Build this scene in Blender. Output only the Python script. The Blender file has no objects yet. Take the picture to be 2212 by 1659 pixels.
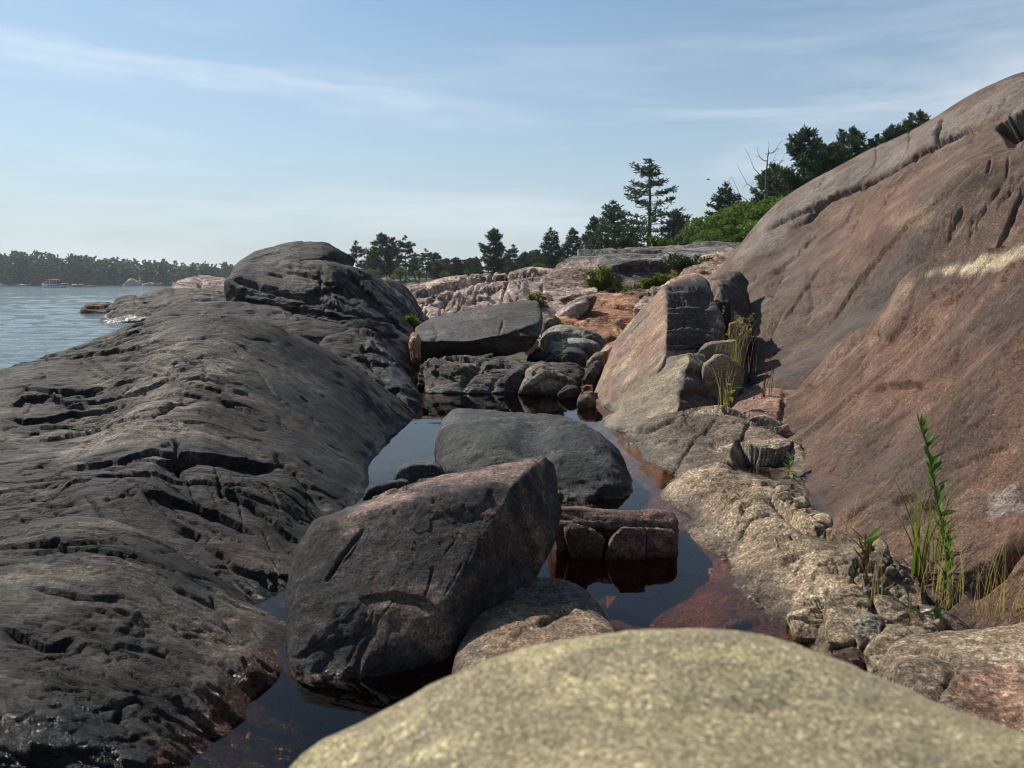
import bpy, bmesh, math, random
import numpy as np

# ------------------------------------------------------------------ camera, sky, sun, exposure
scene = bpy.context.scene
FPX, U0, V0, VH, CAMZ = 1662.0, 1106.0, 829.5, 613.0, 1.0      # photo measured on a 2212 x 1659 grid
PITCH = math.atan((V0 - VH) / FPX)
cam = bpy.data.cameras.new("camera")
cam.sensor_width = 34.6; cam.lens = 26.0
cam.clip_start = 0.02; cam.clip_end = 6000
cam.dof.use_dof = True; cam.dof.focus_distance = 5.0; cam.dof.aperture_fstop = 6.5
camo = bpy.data.objects.new("camera", cam)
camo.location = (0, 0, CAMZ); camo.rotation_euler = (math.pi / 2 - PITCH, 0, 0)
scene.collection.objects.link(camo); scene.camera = camo

SUN_AZ, SUN_EL = math.radians(-46), math.radians(42)             # azimuth from +Y, clockwise
SUN_DIR = np.array([math.sin(SUN_AZ) * math.cos(SUN_EL), math.cos(SUN_AZ) * math.cos(SUN_EL), math.sin(SUN_EL)])
world = bpy.data.worlds.new("World"); scene.world = world; world.use_nodes = True
wt = world.node_tree; wt.nodes.clear()

def N(t, typ, **kw):
    n = t.nodes.new(typ)
    for k, v in kw.items():
        if k.startswith("i_"):
            n.inputs[int(k[2:]) if k[2:].isdigit() else k[2:].replace("_", " ")].default_value = v
        else:
            setattr(n, k, v)
    return n

def ramp(t, fac, stops, interp='LINEAR'):
    r = t.nodes.new("ShaderNodeValToRGB"); r.color_ramp.interpolation = interp
    el = r.color_ramp.elements
    while len(el) < len(stops): el.new(0.5)
    for e, (p, c) in zip(el, stops):
        e.position = p; e.color = (c, c, c, 1) if isinstance(c, (int, float)) else (*c, 1)
    t.links.new(fac, r.inputs[0]); return r.outputs[0]

def mixc(t, fac, a, b, mode='MIX'):
    m = t.nodes.new("ShaderNodeMix"); m.data_type = 'RGBA'; m.blend_type = mode
    for sock, v in ((m.inputs[0], fac), (m.inputs[6], a), (m.inputs[7], b)):
        if hasattr(v, "is_linked"): t.links.new(v, sock)
        elif isinstance(v, (int, float)): sock.default_value = v
        else: sock.default_value = (*v, 1) if len(v) == 3 else v
    return m.outputs[2]

def math_(t, op, a, b=None, clamp=False):
    m = t.nodes.new("ShaderNodeMath"); m.operation = op; m.use_clamp = clamp
    for i, v in enumerate((a, b)):
        if v is None: continue
        if hasattr(v, "is_linked"): t.links.new(v, m.inputs[i])
        else: m.inputs[i].default_value = v
    return m.outputs[0]

sky = N(wt, "ShaderNodeTexSky", sky_type='NISHITA', sun_disc=False, sun_elevation=SUN_EL,
        sun_rotation=SUN_AZ, air_density=1.0, dust_density=0.3, ozone_density=1.3)
tc = N(wt, "ShaderNodeTexCoord")
mp = N(wt, "ShaderNodeMapping"); mp.inputs['Rotation'].default_value = (0, math.radians(9), 0.0)
mp.inputs['Scale'].default_value = (1.1, 1.6, 9.0)
wt.links.new(tc.outputs['Generated'], mp.inputs[0])
c1 = N(wt, "ShaderNodeTexNoise", i_Scale=1.9, i_Detail=9.0, i_Roughness=0.58, i_Distortion=0.35)
wt.links.new(mp.outputs[0], c1.inputs['Vector'])
c2 = N(wt, "ShaderNodeTexNoise", i_Scale=0.9, i_Detail=2.0)
wt.links.new(mp.outputs[0], c2.inputs['Vector'])
cl = math_(wt, 'MULTIPLY', ramp(wt, c1.outputs[0], [(0.48, 0.0), (0.74, 1.0)]), ramp(wt, c2.outputs[0], [(0.38, 0.1), (0.62, 1.0)]))
cl = math_(wt, 'MULTIPLY', cl, 0.55)
sz = N(wt, "ShaderNodeSeparateXYZ"); wt.links.new(tc.outputs['Generated'], sz.inputs[0])
hz = ramp(wt, sz.outputs[2], [(0.0, 0.90), (0.06, 0.76), (0.16, 0.46), (0.32, 0.16), (0.55, 0.0)])        # thin summer haze whitening the low sky
skyc = mixc(wt, hz, mixc(wt, 1.0, sky.outputs[0], (0.92, 1.05, 1.05), 'MULTIPLY'), (4.9, 5.5, 6.1))
skyc = mixc(wt, cl, skyc, (8.0, 8.5, 9.2))
dn = N(wt, "ShaderNodeVectorMath", operation='DOT_PRODUCT'); wt.links.new(tc.outputs['Generated'], dn.inputs[0]); dn.inputs[1].default_value = (0.1335, -0.2063, 0.9693)   # one long cirrus streak
c3 = N(wt, "ShaderNodeTexNoise", i_Scale=5.5, i_Detail=7.0, i_Roughness=0.6); wt.links.new(mp.outputs[0], c3.inputs['Vector'])
off = math_(wt, 'ADD', dn.outputs['Value'], math_(wt, 'MULTIPLY', math_(wt, 'SUBTRACT', c3.outputs[0], 0.5), 0.05))
band = ramp(wt, math_(wt, 'ADD', math_(wt, 'MULTIPLY', off, 6.0), 0.5), [(0.28, 0.0), (0.47, 0.5), (0.52, 0.5), (0.58, 0.0)])
band = math_(wt, 'MULTIPLY', band, ramp(wt, math_(wt, 'ADD', math_(wt, 'MULTIPLY', sz.outputs[0], 0.8), 0.5), [(0.1, 0.9), (0.42, 0.6), (0.56, 0.0)]))
band = math_(wt, 'MULTIPLY', band, ramp(wt, c3.outputs[0], [(0.3, 0.25), (0.65, 1.0)]))
skyc = mixc(wt, band, skyc, (8.6, 9.2, 9.8))
bgn = N(wt, "ShaderNodeBackground", i_Strength=0.089)
wt.links.new(skyc, bgn.inputs[0])
wo = N(wt, "ShaderNodeOutputWorld"); wt.links.new(bgn.outputs[0], wo.inputs[0])

sl = bpy.data.lights.new("sun", 'SUN'); sl.energy = 5.0; sl.angle = math.radians(0.55); sl.color = (1.0, 0.93, 0.82)
so = bpy.data.objects.new("sun", sl); scene.collection.objects.link(so)
from mathutils import Vector
so.rotation_euler = Vector(SUN_DIR).to_track_quat('Z', 'Y').to_euler()
so.location = (-8, 6, 10)

scene.view_settings.view_transform = 'Standard'; scene.view_settings.look = 'None'
scene.view_settings.exposure = 0.26; scene.view_settings.gamma = 1.0
scene.render.engine = 'CYCLES'
scene.cycles.use_denoising = True; scene.cycles.pixel_filter_type = 'BLACKMAN_HARRIS'; scene.cycles.filter_width = 1.0
scene.cycles.max_bounces = 8; scene.cycles.transparent_max_bounces = 12
scene.cycles.diffuse_bounces = 3; scene.cycles.glossy_bounces = 3
scene.cycles.caustics_reflective = False; scene.cycles.caustics_refractive = False
scene.cycles.sample_clamp_indirect = 6.0

# ------------------------------------------------------------------ helpers
rng = np.random.default_rng(7); random.seed(7)
CP, SP = math.cos(PITCH), math.sin(PITCH)

def ray(u, v):
    a = (u - U0) / FPX; b = -(v - V0) / FPX
    return np.array([a, CP + b * SP, -SP + b * CP])

def Q(u, v, y):                 # the point at forward distance y seen at photo position (u, v)
    r = ray(u, v); return np.array([r[0] / r[1] * y, y, CAMZ + r[2] / r[1] * y])

def G(u, v, z=0.0):             # the point on the level plane z seen at (u, v)
    r = ray(u, v); t = (z - CAMZ) / r[2]
    return np.array([r[0] * t, r[1] * t, z])

def on_plane(u, v, a, b, c):    # the point of the plane through a, b, c seen at (u, v)
    n = np.cross(b - a, c - a); r = ray(u, v); o = np.array([0, 0, CAMZ]); return o + r * (n @ (a - o)) / (n @ r)

def proj(p):
    d = p - np.array([0, 0, CAMZ])
    f = d[:, 1] * CP - d[:, 2] * SP; up = d[:, 1] * SP + d[:, 2] * CP
    f = np.maximum(f, 0.05)
    return U0 + FPX * d[:, 0] / f, V0 - FPX * up / f, f

_perm = rng.permutation(256); _perm = np.concatenate([_perm, _perm]).astype(np.int32)
_g = rng.normal(size=(256, 3)); _g = (_g / np.linalg.norm(_g, axis=1)[:, None]).astype(np.float32)

def perlin(p, seed=0):
    p = np.asarray(p, dtype=np.float32) + np.float32(seed * 17.13 + 100.5)
    i = np.floor(p).astype(np.int32); f = p - i; i &= 255
    w = f * f * f * (f * (f * 6 - 15) + 10)
    out = 0
    for dx in (0, 1):
        hx = _perm[i[:, 0] + dx]; wx = w[:, 0] if dx else 1 - w[:, 0]; fx = f[:, 0] - dx
        for dy in (0, 1):
            hy = _perm[(hx + i[:, 1] + dy) & 255]; wy = wx * (w[:, 1] if dy else 1 - w[:, 1]); fy = f[:, 1] - dy
            for dz in (0, 1):
                g = _g[_perm[(hy + i[:, 2] + dz) & 255]]
                wz = wy * (w[:, 2] if dz else 1 - w[:, 2])
                out = out + wz * (g[:, 0] * fx + g[:, 1] * fy + g[:, 2] * (f[:, 2] - dz))
    return out * 1.5

def fbm(p, octv=4, gain=0.5, seed=0):
    s = 0; a = 1.0; q = np.asarray(p, dtype=np.float32)
    for k in range(octv):
        s = s + a * perlin(q, seed + k); q = q * 2.03; a *= gain
    return s

def facets(p, seed=0):
    """broken-plate relief: every Voronoi cell is a small tilted plane; returns (height, distance to the joint)."""
    p = np.asarray(p, dtype=np.float32) + np.float32(seed * 3.7 + 50.3); i = np.floor(p).astype(np.int32); f = p - i
    d1 = np.full(len(p), 9.0, np.float32); d2 = d1.copy(); h1 = np.zeros(len(p), np.float32)
    for dx in (-1, 0, 1):
        hx = _perm[(i[:, 0] + dx) & 255]
        for dy in (-1, 0, 1):
            hy = _perm[(hx + i[:, 1] + dy) & 255]
            for dz in (-1, 0, 1):
                k = _perm[(hy + i[:, 2] + dz) & 255]; g = _g[k]
                e = f - (np.array([dx, dy, dz], np.float32) + 0.5 + 0.45 * g); dd = (e * e).sum(1)
                hh = (e * _g[(k * 7 + 13) & 255]).sum(1) + 0.35 * _g[(k * 3 + 5) & 255][:, 0]
                m = dd < d1
                d2 = np.where(m, d1, np.minimum(d2, dd)); h1 = np.where(m, hh, h1); d1 = np.where(m, dd, d1)
    return h1, np.sqrt(d2) - np.sqrt(d1)

def sstep(a, b, x):
    t = np.clip((x - a) / (b - a), 0, 1); return t * t * (3 - 2 * t)

def vnormals(v, q):
    n = np.zeros_like(v)
    a, b, c, d = (v[q[:, k]] for k in range(4))
    fn = np.cross(c - a, d - b)
    for k in range(4):
        for ax in range(3):
            n[:, ax] += np.bincount(q[:, k], weights=fn[:, ax], minlength=len(v))
    return n / np.maximum(np.linalg.norm(n, axis=1)[:, None], 1e-12)

def mesh_from(name, v, faces, mat, col=None, wet=None, smooth=True):
    """faces: int array (n,3) or (n,4)."""
    me = bpy.data.meshes.new(name); v = np.asarray(v, dtype=np.float32); faces = np.asarray(faces, dtype=np.int32)
    k = faces.shape[1]
    me.vertices.add(len(v)); me.vertices.foreach_set("co", v.ravel())
    me.loops.add(faces.size); me.loops.foreach_set("vertex_index", faces.ravel())
    me.polygons.add(len(faces)); me.polygons.foreach_set("loop_start", np.arange(0, faces.size, k, dtype=np.int32))
    me.polygons.foreach_set("use_smooth", np.full(len(faces), smooth))
    me.update(calc_edges=True)
    if col is not None:
        a = me.attributes.new("col", 'FLOAT_COLOR', 'POINT')
        a.data.foreach_set("color", np.concatenate([col, np.ones((len(col), 1))], 1).astype(np.float32).ravel())
    if wet is not None:
        a = me.attributes.new("wet", 'FLOAT', 'POINT'); a.data.foreach_set("value", wet.astype(np.float32))
    if mat: me.materials.append(mat)
    return me

COL = scene.collection
def link(name, data, parent=None, loc=None):
    o = bpy.data.objects.new(name, data); COL.objects.link(o)
    if parent is not None: o.parent = parent
    if loc is not None: o.location = loc
    return o

def tag(o, label, cat, group=None):
    o["label"] = label; o["category"] = cat
    if group: o["group"] = group
    return o

# ------------------------------------------------------------------ materials
def rock_mat(name, grain=150.0, speck=0.5, streak=0.5, bump=1.0, rough=0.85, fol=(0.0, 0.0, 0.0), fsc=(3, 16, 4), big=1.0, crk=1.0, mid=0.45, stb=1.0, msc=26.0, blc=1.0):
    m = bpy.data.materials.new(name); m.use_nodes = True; t = m.node_tree; t.nodes.clear()
    out = N(t, "ShaderNodeOutputMaterial"); b = N(t, "ShaderNodeBsdfPrincipled"); t.links.new(b.outputs[0], out.inputs[0])
    geo = N(t, "ShaderNodeNewGeometry"); P = geo.outputs['Position']
    at = N(t, "ShaderNodeAttribute", attribute_name="col"); wa = N(t, "ShaderNodeAttribute", attribute_name="wet")
    mp = N(t, "ShaderNodeMapping"); mp.inputs['Rotation'].default_value = fol; mp.inputs['Scale'].default_value = fsc
    t.links.new(P, mp.inputs[0])
    st = N(t, "ShaderNodeTexNoise", i_Scale=1.6 / big, i_Detail=9.0, i_Roughness=0.68, i_Distortion=0.4); t.links.new(mp.outputs[0], st.inputs['Vector'])
    bl = N(t, "ShaderNodeTexNoise", i_Scale=3.5 / big, i_Detail=7.0, i_Roughness=0.65); t.links.new(P, bl.inputs['Vector'])
    gr = N(t, "ShaderNodeTexNoise", i_Scale=grain, i_Detail=3.0, i_Roughness=0.7); t.links.new(P, gr.inputs['Vector'])
    vo = N(t, "ShaderNodeTexVoronoi", i_Scale=grain * 0.9); t.links.new(P, vo.inputs['Vector'])
    c = at.outputs['Color']
    c = mixc(t, 1.0, c, ramp(t, st.outputs[0], [(0.33, 1 - 0.8 * streak), (0.5, 1.0), (0.68, 1 + 1.0 * streak)]), 'MULTIPLY')
    c = mixc(t, 1.0, c, ramp(t, bl.outputs[0], [(0.32, 1 - 0.5 * blc), (0.5, 1.0), (0.68, 1 + 0.5 * blc)]), 'MULTIPLY')
    c = mixc(t, 1.0, c, ramp(t, gr.outputs[0], [(0.36, 1 - 0.95 * speck), (0.5, 1.0), (0.64, 1 + 1.3 * speck)]), 'MULTIPLY')
    md = N(t, "ShaderNodeTexNoise", i_Scale=msc / big, i_Detail=5.0, i_Roughness=0.7); t.links.new(P, md.inputs['Vector'])
    c = mixc(t, 1.0, c, ramp(t, md.outputs[0], [(0.36, 1 - mid), (0.5, 1.0), (0.64, 1 + 1.1 * mid)]), 'MULTIPLY')
    vr = N(t, "ShaderNodeSeparateColor"); t.links.new(vo.outputs['Color'], vr.inputs[0])
    c = mixc(t, 1.0, c, ramp(t, vr.outputs[0], [(0.0, 1 - 0.6 * speck), (0.25, 1.0), (0.8, 1.0), (0.97, 1 + 1.2 * speck)]), 'MULTIPLY')
    sp = N(t, "ShaderNodeSeparateXYZ"); t.links.new(P, sp.inputs[0])
    zz = math_(t, 'ADD', sp.outputs[2], math_(t, 'MULTIPLY', math_(t, 'SUBTRACT', bl.outputs[0], 0.5), 0.10))
    line = ramp(t, math_(t, 'MULTIPLY', zz, 10.0), [(0.0, 1.0), (0.12, 0.9), (0.5, 0.0)])       # damp band just above the water
    sub = ramp(t, math_(t, 'MULTIPLY', sp.outputs[2], -8.0), [(0.0, 0.0), (0.1, 1.0)])              # iron-brown film below it
    c = mixc(t, math_(t, 'MULTIPLY', sub, 0.8), c, mixc(t, 1.0, c, (1.5, 0.92, 0.52), 'MULTIPLY'))
    wet = math_(t, 'MAXIMUM', line, wa.outputs['Fac'])
    c = mixc(t, wet, c, mixc(t, 1.0, c, (0.5, 0.47, 0.46), 'MULTIPLY'))
    rr = math_(t, 'ADD', math_(t, 'MULTIPLY', math_(t, 'SUBTRACT', gr.outputs[0], 0.5), 0.25), rough)
    rmix = N(t, "ShaderNodeMix"); rmix.data_type = 'FLOAT'
    t.links.new(wet, rmix.inputs[0]); t.links.new(rr, rmix.inputs[2]); rmix.inputs[3].default_value = 0.16
    t.links.new(rmix.outputs[0], b.inputs['Roughness'])
    b.inputs['Specular IOR Level'].default_value = 0.26
    fine = N(t, "ShaderNodeTexNoise", i_Scale=38.0 / big, i_Detail=8.0, i_Roughness=0.72); t.links.new(P, fine.inputs['Vector'])
    b1 = N(t, "ShaderNodeBump", i_Strength=0.9 * bump, i_Distance=0.022 * big); t.links.new(fine.outputs[0], b1.inputs['Height'])
    b2 = N(t, "ShaderNodeBump", i_Strength=0.8 * bump * stb, i_Distance=0.035 * big); t.links.new(st.outputs[0], b2.inputs['Height'])
    t.links.new(b1.outputs[0], b2.inputs['Normal'])
    b3 = N(t, "ShaderNodeBump", i_Strength=0.35 * bump, i_Distance=0.003 * big); t.links.new(gr.outputs[0], b3.inputs['Height'])
    t.links.new(b2.outputs[0], b3.inputs['Normal'])
    #CK
    ck = N(t, "ShaderNodeTexNoise", i_Scale=2.6 / big, i_Detail=5.0, i_Roughness=0.6, i_Distortion=0.6); t.links.new(mp.outputs[0], ck.inputs['Vector'])
    ckh = math_(t, 'MAXIMUM', ramp(t, math_(t, 'ABSOLUTE', math_(t, 'SUBTRACT', ck.outputs[0], 0.5)), [(0.0, 0.0), (0.022, 1.0)]), ramp(t, bl.outputs[0], [(0.42, 0.0), (0.56, 1.0)]))
    b4 = N(t, "ShaderNodeBump", i_Strength=0.9 * bump * crk, i_Distance=0.022 * big); t.links.new(ckh, b4.inputs['Height']); t.links.new(b3.outputs[0], b4.inputs['Normal'])
    t.links.new(b4.outputs[0], b.inputs['Normal'])
    c = mixc(t, 0.75 * crk, c, mixc(t, 1.0, c, ramp(t, ckh, [(0.0, 0.3), (0.7, 1.0)]), 'MULTIPLY'))          # soil and lichen held in the cracks
    t.links.new(c, b.inputs['Base Color'])
    return m

M_DARK = rock_mat("dark_gneiss", 130, 0.5, 0.5, 0.85, 0.74, fol=(0.15, 0, 0.12))
M_RED = rock_mat("pink_granite", 120, 0.42, 0.26, 0.55, 0.8, fol=(0.2, 0.1, -0.1), fsc=(4, 10, 5), stb=0.45, blc=0.5, mid=0.22)
M_RED_FAR = rock_mat("pink_granite_far", 60, 0.3, 0.45, 1.0, 0.85, fol=(0.2, 0.1, -0.1), big=2.5, stb=0.6)
M_BLACK = rock_mat("black_amphibolite", 110, 0.6, 0.04, 0.9, 0.68, fsc=(5, 6, 5), crk=0.2, stb=0.08)
M_BUFF = rock_mat("buff_gneiss", 120, 0.55, 0.3, 0.9, 0.82, fol=(0.3, 0.2, 0.5), fsc=(7, 11, 7), crk=0.7, mid=0.4, stb=0.3, msc=34.0)
M_BOULDER = rock_mat("boulder_gneiss", 130, 0.5, 0.3, 1.0, 0.8, fol=(0.5, 0.9, 0.4), fsc=(6, 9, 6), crk=0.5, stb=0.35)
M_YEL = rock_mat("lichen_granite", 330, 0.6, 0.04, 0.6, 0.9, fsc=(6, 6, 6), big=0.25, crk=0.0, mid=0.15, msc=60.0, blc=0.3)

# ------------------------------------------------------------------ rock building
FOL = np.array([0.10, 0.97, 0.22]); FOL /= np.linalg.norm(FOL)

def style(**k):
    s = dict(L=1.0, bulk=0.03, fiss=0.012, fs=5.0, ft=0.9, ledge=0.0, per=0.25, chip=0.008, fol=FOL, gate=0.0, seed=0, width=0.06, fac=0.0, fa=(3.0, 1.0, 1.0), calm=())
    s.update(k); return s

def rock_disp(p, s):
    L = s['L']; fol = np.asarray(s['fol']) / np.linalg.norm(s['fol']); sd = s['seed']
    a = np.cross(fol, [0.3, 0.1, 1.0]); a /= np.linalg.norm(a); b = np.cross(fol, a)
    w = perlin(p * (0.8 / L), sd + 3)
    sc = p @ fol + 0.22 * L * w
    ta, tb = p @ a, p @ b
    d = s['bulk'] * fbm(p * (1.2 / L), 4, 0.5, sd)
    q = np.stack([sc * s['fs'], ta * s['ft'], tb * s['ft']], 1) / L
    cm = 1.0
    if s['calm']:
        uu, vv, _ = proj(p)
        for poly, stn, fe in s['calm']: cm = cm * (1 - stn * sstep(-fe, fe, inpoly(uu, vv, poly) + 12 * w))
    g = sstep(s['gate'] - 0.25, s['gate'] + 0.3, fbm(p * (1.1 / L), 2, 0.5, sd + 9) + 0.15) * cm
    if s['fiss']:
        n1 = perlin(q, sd + 20) + 0.25 * perlin(q * np.array([2.2, 3.5, 3.5]), sd + 22)
        n2 = perlin(q * 2.3, sd + 21) + 0.25 * perlin(q * np.array([4.6, 9, 9]), sd + 23)
        d = d - s['fiss'] * g * (np.exp(-(n1 / s['width']) ** 2) * 1.5 + 0.7 * np.exp(-(n2 / s['width']) ** 2))
        d = d + s['fiss'] * 0.9 * g * n1
    if s['ledge']:
        ph = sc / s['per'] + 0.9 * fbm(np.stack([sc * 1.2, ta * 1.6, tb * 1.6], 1) / L, 3, 0.5, sd + 31)
        fr = ph - np.floor(ph)
        saw = np.where(fr < 0.86, fr / 0.86, (1 - fr) / 0.14) - 0.5
        d = d + s['ledge'] * saw * (0.35 * cm + 0.65 * g)
    if s['fac']:
        qq = np.stack([sc, ta, tb], 1) * (np.array(s['fa']) / L); qq = qq + 0.22 * fbm(p * (5 / L), 3, .5, sd + 55)[:, None]
        h, e = facets(qq, sd)
        d = d + s['fac'] * h * (0.45 * cm + 0.55 * g) - 0.25 * s['fac'] * np.exp(-(e / 0.03) ** 2) * g
    if s['chip']:
        d = d + s['chip'] * fbm(p * (7 / L), 4, 0.6, sd + 40)
    return d

def carve(p, n, cuts):
    """cuts: (kind, pts, width_px, depth_m); grooves and steps that follow lines measured on the photo."""
    u, v, f = proj(p)
    view = p - np.array([0, 0, CAMZ]); view /= np.linalg.norm(view, axis=1)[:, None]
    front = sstep(0.35, 0.05, (view * n).sum(1))
    jit = fbm(p * 14, 3, 0.6, 77) * 3.0
    tot = np.zeros(len(p))
    for kind, pts, wpx, dep in cuts:
        pts = np.array(pts, float); mg = wpx * 4 + 14; lo, hi = pts.min(0) - mg, pts.max(0) + mg
        I = np.nonzero((u > lo[0]) & (u < hi[0]) & (v > lo[1]) & (v < hi[1]))[0]
        if not len(I): continue
        uu, vv = u[I], v[I]; best = np.full(len(I), 1e9); sgn = np.zeros(len(I)); tt = np.zeros(len(I))
        seg = np.linalg.norm(np.diff(pts, axis=0), axis=1) + 1e-9; cum = np.concatenate([[0], np.cumsum(seg)])
        for k in range(len(pts) - 1):
            ax, ay = pts[k]; dx, dy = pts[k + 1] - pts[k]; l2 = dx * dx + dy * dy + 1e-9
            t = np.clip(((uu - ax) * dx + (vv - ay) * dy) / l2, 0, 1)
            ex, ey = uu - (ax + t * dx), vv - (ay + t * dy); dd = np.hypot(ex, ey)
            m = dd < best
            best = np.where(m, dd, best); sgn = np.where(m, np.sign(dx * ey - dy * ex), sgn); tt = np.where(m, (cum[k] + t * seg[k]) / cum[-1], tt)
        end = np.clip(np.minimum(tt, 1 - tt) * 6, 0.0, 1)
        sd = best * sgn + jit[I] * min(1.0, wpx / 4.0)
        if kind == 'crack':
            tot[I] -= dep * end * np.exp(-(sd / wpx) ** 2)
        elif kind == 'step':            # the side to the right of the drawing direction (below, drawn left to right) drops
            tot[I] -= dep * end * np.clip(1 - sd / (wpx * 2.4), 0, 1) * sstep(0, 1.8, sd)
        elif kind == 'bulge':
            tot[I] += dep * np.exp(-(best / wpx) ** 2)
    return tot * front

def cracks_in(poly, n, ang, seed, ln=(30, 110), w=(2.0, 3.2), dep=(.006, .02), steps=0.4, flip=False):
    """n small natural fissures scattered inside a photo polygon, running at about ang degrees (down to the right positive)."""
    r = np.random.default_rng(seed); poly = np.array(poly, float); lo, hi = poly.min(0), poly.max(0); out = []
    while len(out) < n:
        c = lo + (hi - lo) * r.random(2)
        if inpoly(c[:1], c[1:], poly)[0] < 4: continue
        a = math.radians(ang(c[0], c[1]) if callable(ang) else ang) + r.normal() * .18; L = ln[0] + (ln[1] - ln[0]) * r.random() ** 2; pts = [c]
        for k in range(5): a += r.normal() * .16; pts.append(pts[-1] + L / 5 * np.array([math.cos(a), math.sin(a)]))
        st = r.random() < steps
        out.append(('step' if st else 'crack', pts[::-1] if flip else pts, (w[0] + (w[1] - w[0]) * r.random()) * (1.5 if st else 1), dep[0] + (dep[1] - dep[0]) * r.random() ** 1.5))
    return out

def inpoly(u, v, poly):
    inside = np.zeros(len(u), bool); n = len(poly); best = np.full(len(u), 1e9)
    for k in range(n):
        x1, y1 = poly[k]; x2, y2 = poly[(k + 1) % n]
        c = ((y1 > v) != (y2 > v)) & (u < (x2 - x1) * (v - y1) / (y2 - y1 + 1e-9) + x1)
        inside ^= c
        dx, dy = x2 - x1, y2 - y1; t = np.clip(((u - x1) * dx + (v - y1) * dy) / (dx * dx + dy * dy + 1e-9), 0, 1)
        best = np.minimum(best, np.hypot(u - x1 - t * dx, v - y1 - t * dy))
    return np.where(inside, best, -best)

def colour(p, pal, n=None, paint=(), L=1.0, seed=0):
    """pal: base, second, third colours mixed by noise; paint: (polygon, colour, feather, strength) mineral and lichen patches, some of them painted light and shade."""
    c0, c1, c2 = (np.array(c, float) for c in pal)
    k1 = sstep(-0.15, 0.45, fbm(p * (0.9 / L), 4, 0.55, seed + 60))[:, None]
    q = p * np.array([1.0, 3.0, 1.2]) * (1.4 / L)
    k2 = sstep(0.1, 0.6, fbm(q, 4, 0.6, seed + 66))[:, None]
    c = c0 * (1 - k1) + c1 * k1
    c = c * (1 - k2) + c2 * k2
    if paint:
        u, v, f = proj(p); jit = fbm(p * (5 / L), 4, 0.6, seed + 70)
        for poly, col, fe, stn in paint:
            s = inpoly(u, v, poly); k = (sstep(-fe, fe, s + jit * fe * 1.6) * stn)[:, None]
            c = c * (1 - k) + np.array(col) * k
    return c

def wet_attr(p, polys, seed=0):
    w = np.zeros(len(p))
    if polys:
        u, v, f = proj(p); jit = fbm(p * 6, 3, 0.6, seed + 81)
        for poly, fe in polys: w = np.maximum(w, sstep(-fe, fe, inpoly(u, v, poly) + jit * fe * 1.5))
    return w

def rbf_eval(ctrl, XY, c=0.12):
    ctrl = np.array(ctrl, float); X = ctrl[:, :2]; n = len(X)
    K = np.sqrt(((X[:, None] - X[None]) ** 2).sum(2) + c * c)
    A = np.zeros((n + 3, n + 3)); A[:n, :n] = K - 1e-3 * np.eye(n); A[:n, n] = 1; A[:n, n + 1:] = X; A[n:, :n] = A[:n, n:].T
    w = np.linalg.solve(A, np.concatenate([ctrl[:, 2], np.zeros(3)]))
    out = w[n] + XY @ w[n + 1:]
    for i in range(n): out = out + w[i] * np.sqrt(((XY - X[i]) ** 2).sum(1) + c * c)
    return out

def grid_faces(nr, nc):
    i = np.arange(nr * nc).reshape(nr, nc)
    return np.stack([i[:-1, :-1].ravel(), i[:-1, 1:].ravel(), i[1:, 1:].ravel(), i[1:, :-1].ravel()], 1)

def add_thing(name, label, cat, p, faces, mat, col, wet, group=None, base=None):
    o0 = np.array([p[:, 0].mean(), p[:, 1].mean(), p[:, 2].min()]) if base is None else np.array(base)
    me = mesh_from(name, p - o0, faces, mat, col, wet)
    o = link(name, me, None, tuple(o0))
    return tag(o, label, cat, group)

def field(name, label, ctrl, dom, res, mat, pal, sty, cuts=(), paint=(), wets=(), c=0.12, post=None, colL=1.0, cat="rock", rect=False, kind=None):
    """a bedrock mass: a height surface through control points (photo position + distance, or plain x, y, z)."""
    C = [Q(*q[1:]) if q[0] == 'q' else (G(*q[1:]) if q[0] == 'g' else np.array(q[1:])) for q in ctrl]
    a0, a1, y0, y1 = dom; nr, nc = res
    if rect:
        Y, A = np.meshgrid(np.linspace(y0, y1, nr), np.linspace(a0, a1, nc), indexing='ij'); X = A
    else:
        Y, A = np.meshgrid(y0 * (y1 / y0) ** np.linspace(0, 1, nr), np.linspace(a0, a1, nc), indexing='ij'); X = A * Y
    XY = np.stack([X.ravel(), Y.ravel()], 1)
    z = rbf_eval(C, XY, c)
    if post is not None: z = post(XY[:, 0], XY[:, 1], z)
    p = np.concatenate([XY, z[:, None]], 1); fc = grid_faces(nr, nc)
    n = vnormals(p, fc)
    d = rock_disp(p, sty)
    if cuts: d = d + carve(p, n, cuts)
    p2 = p + n * d[:, None]
    col = colour(p, pal, n, paint, colL, sty['seed']); wet = wet_attr(p, wets)
    if kind:
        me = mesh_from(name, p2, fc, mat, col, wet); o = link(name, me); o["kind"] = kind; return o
    return add_thing(name, label, cat, p2, fc, mat, col, wet)

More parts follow.
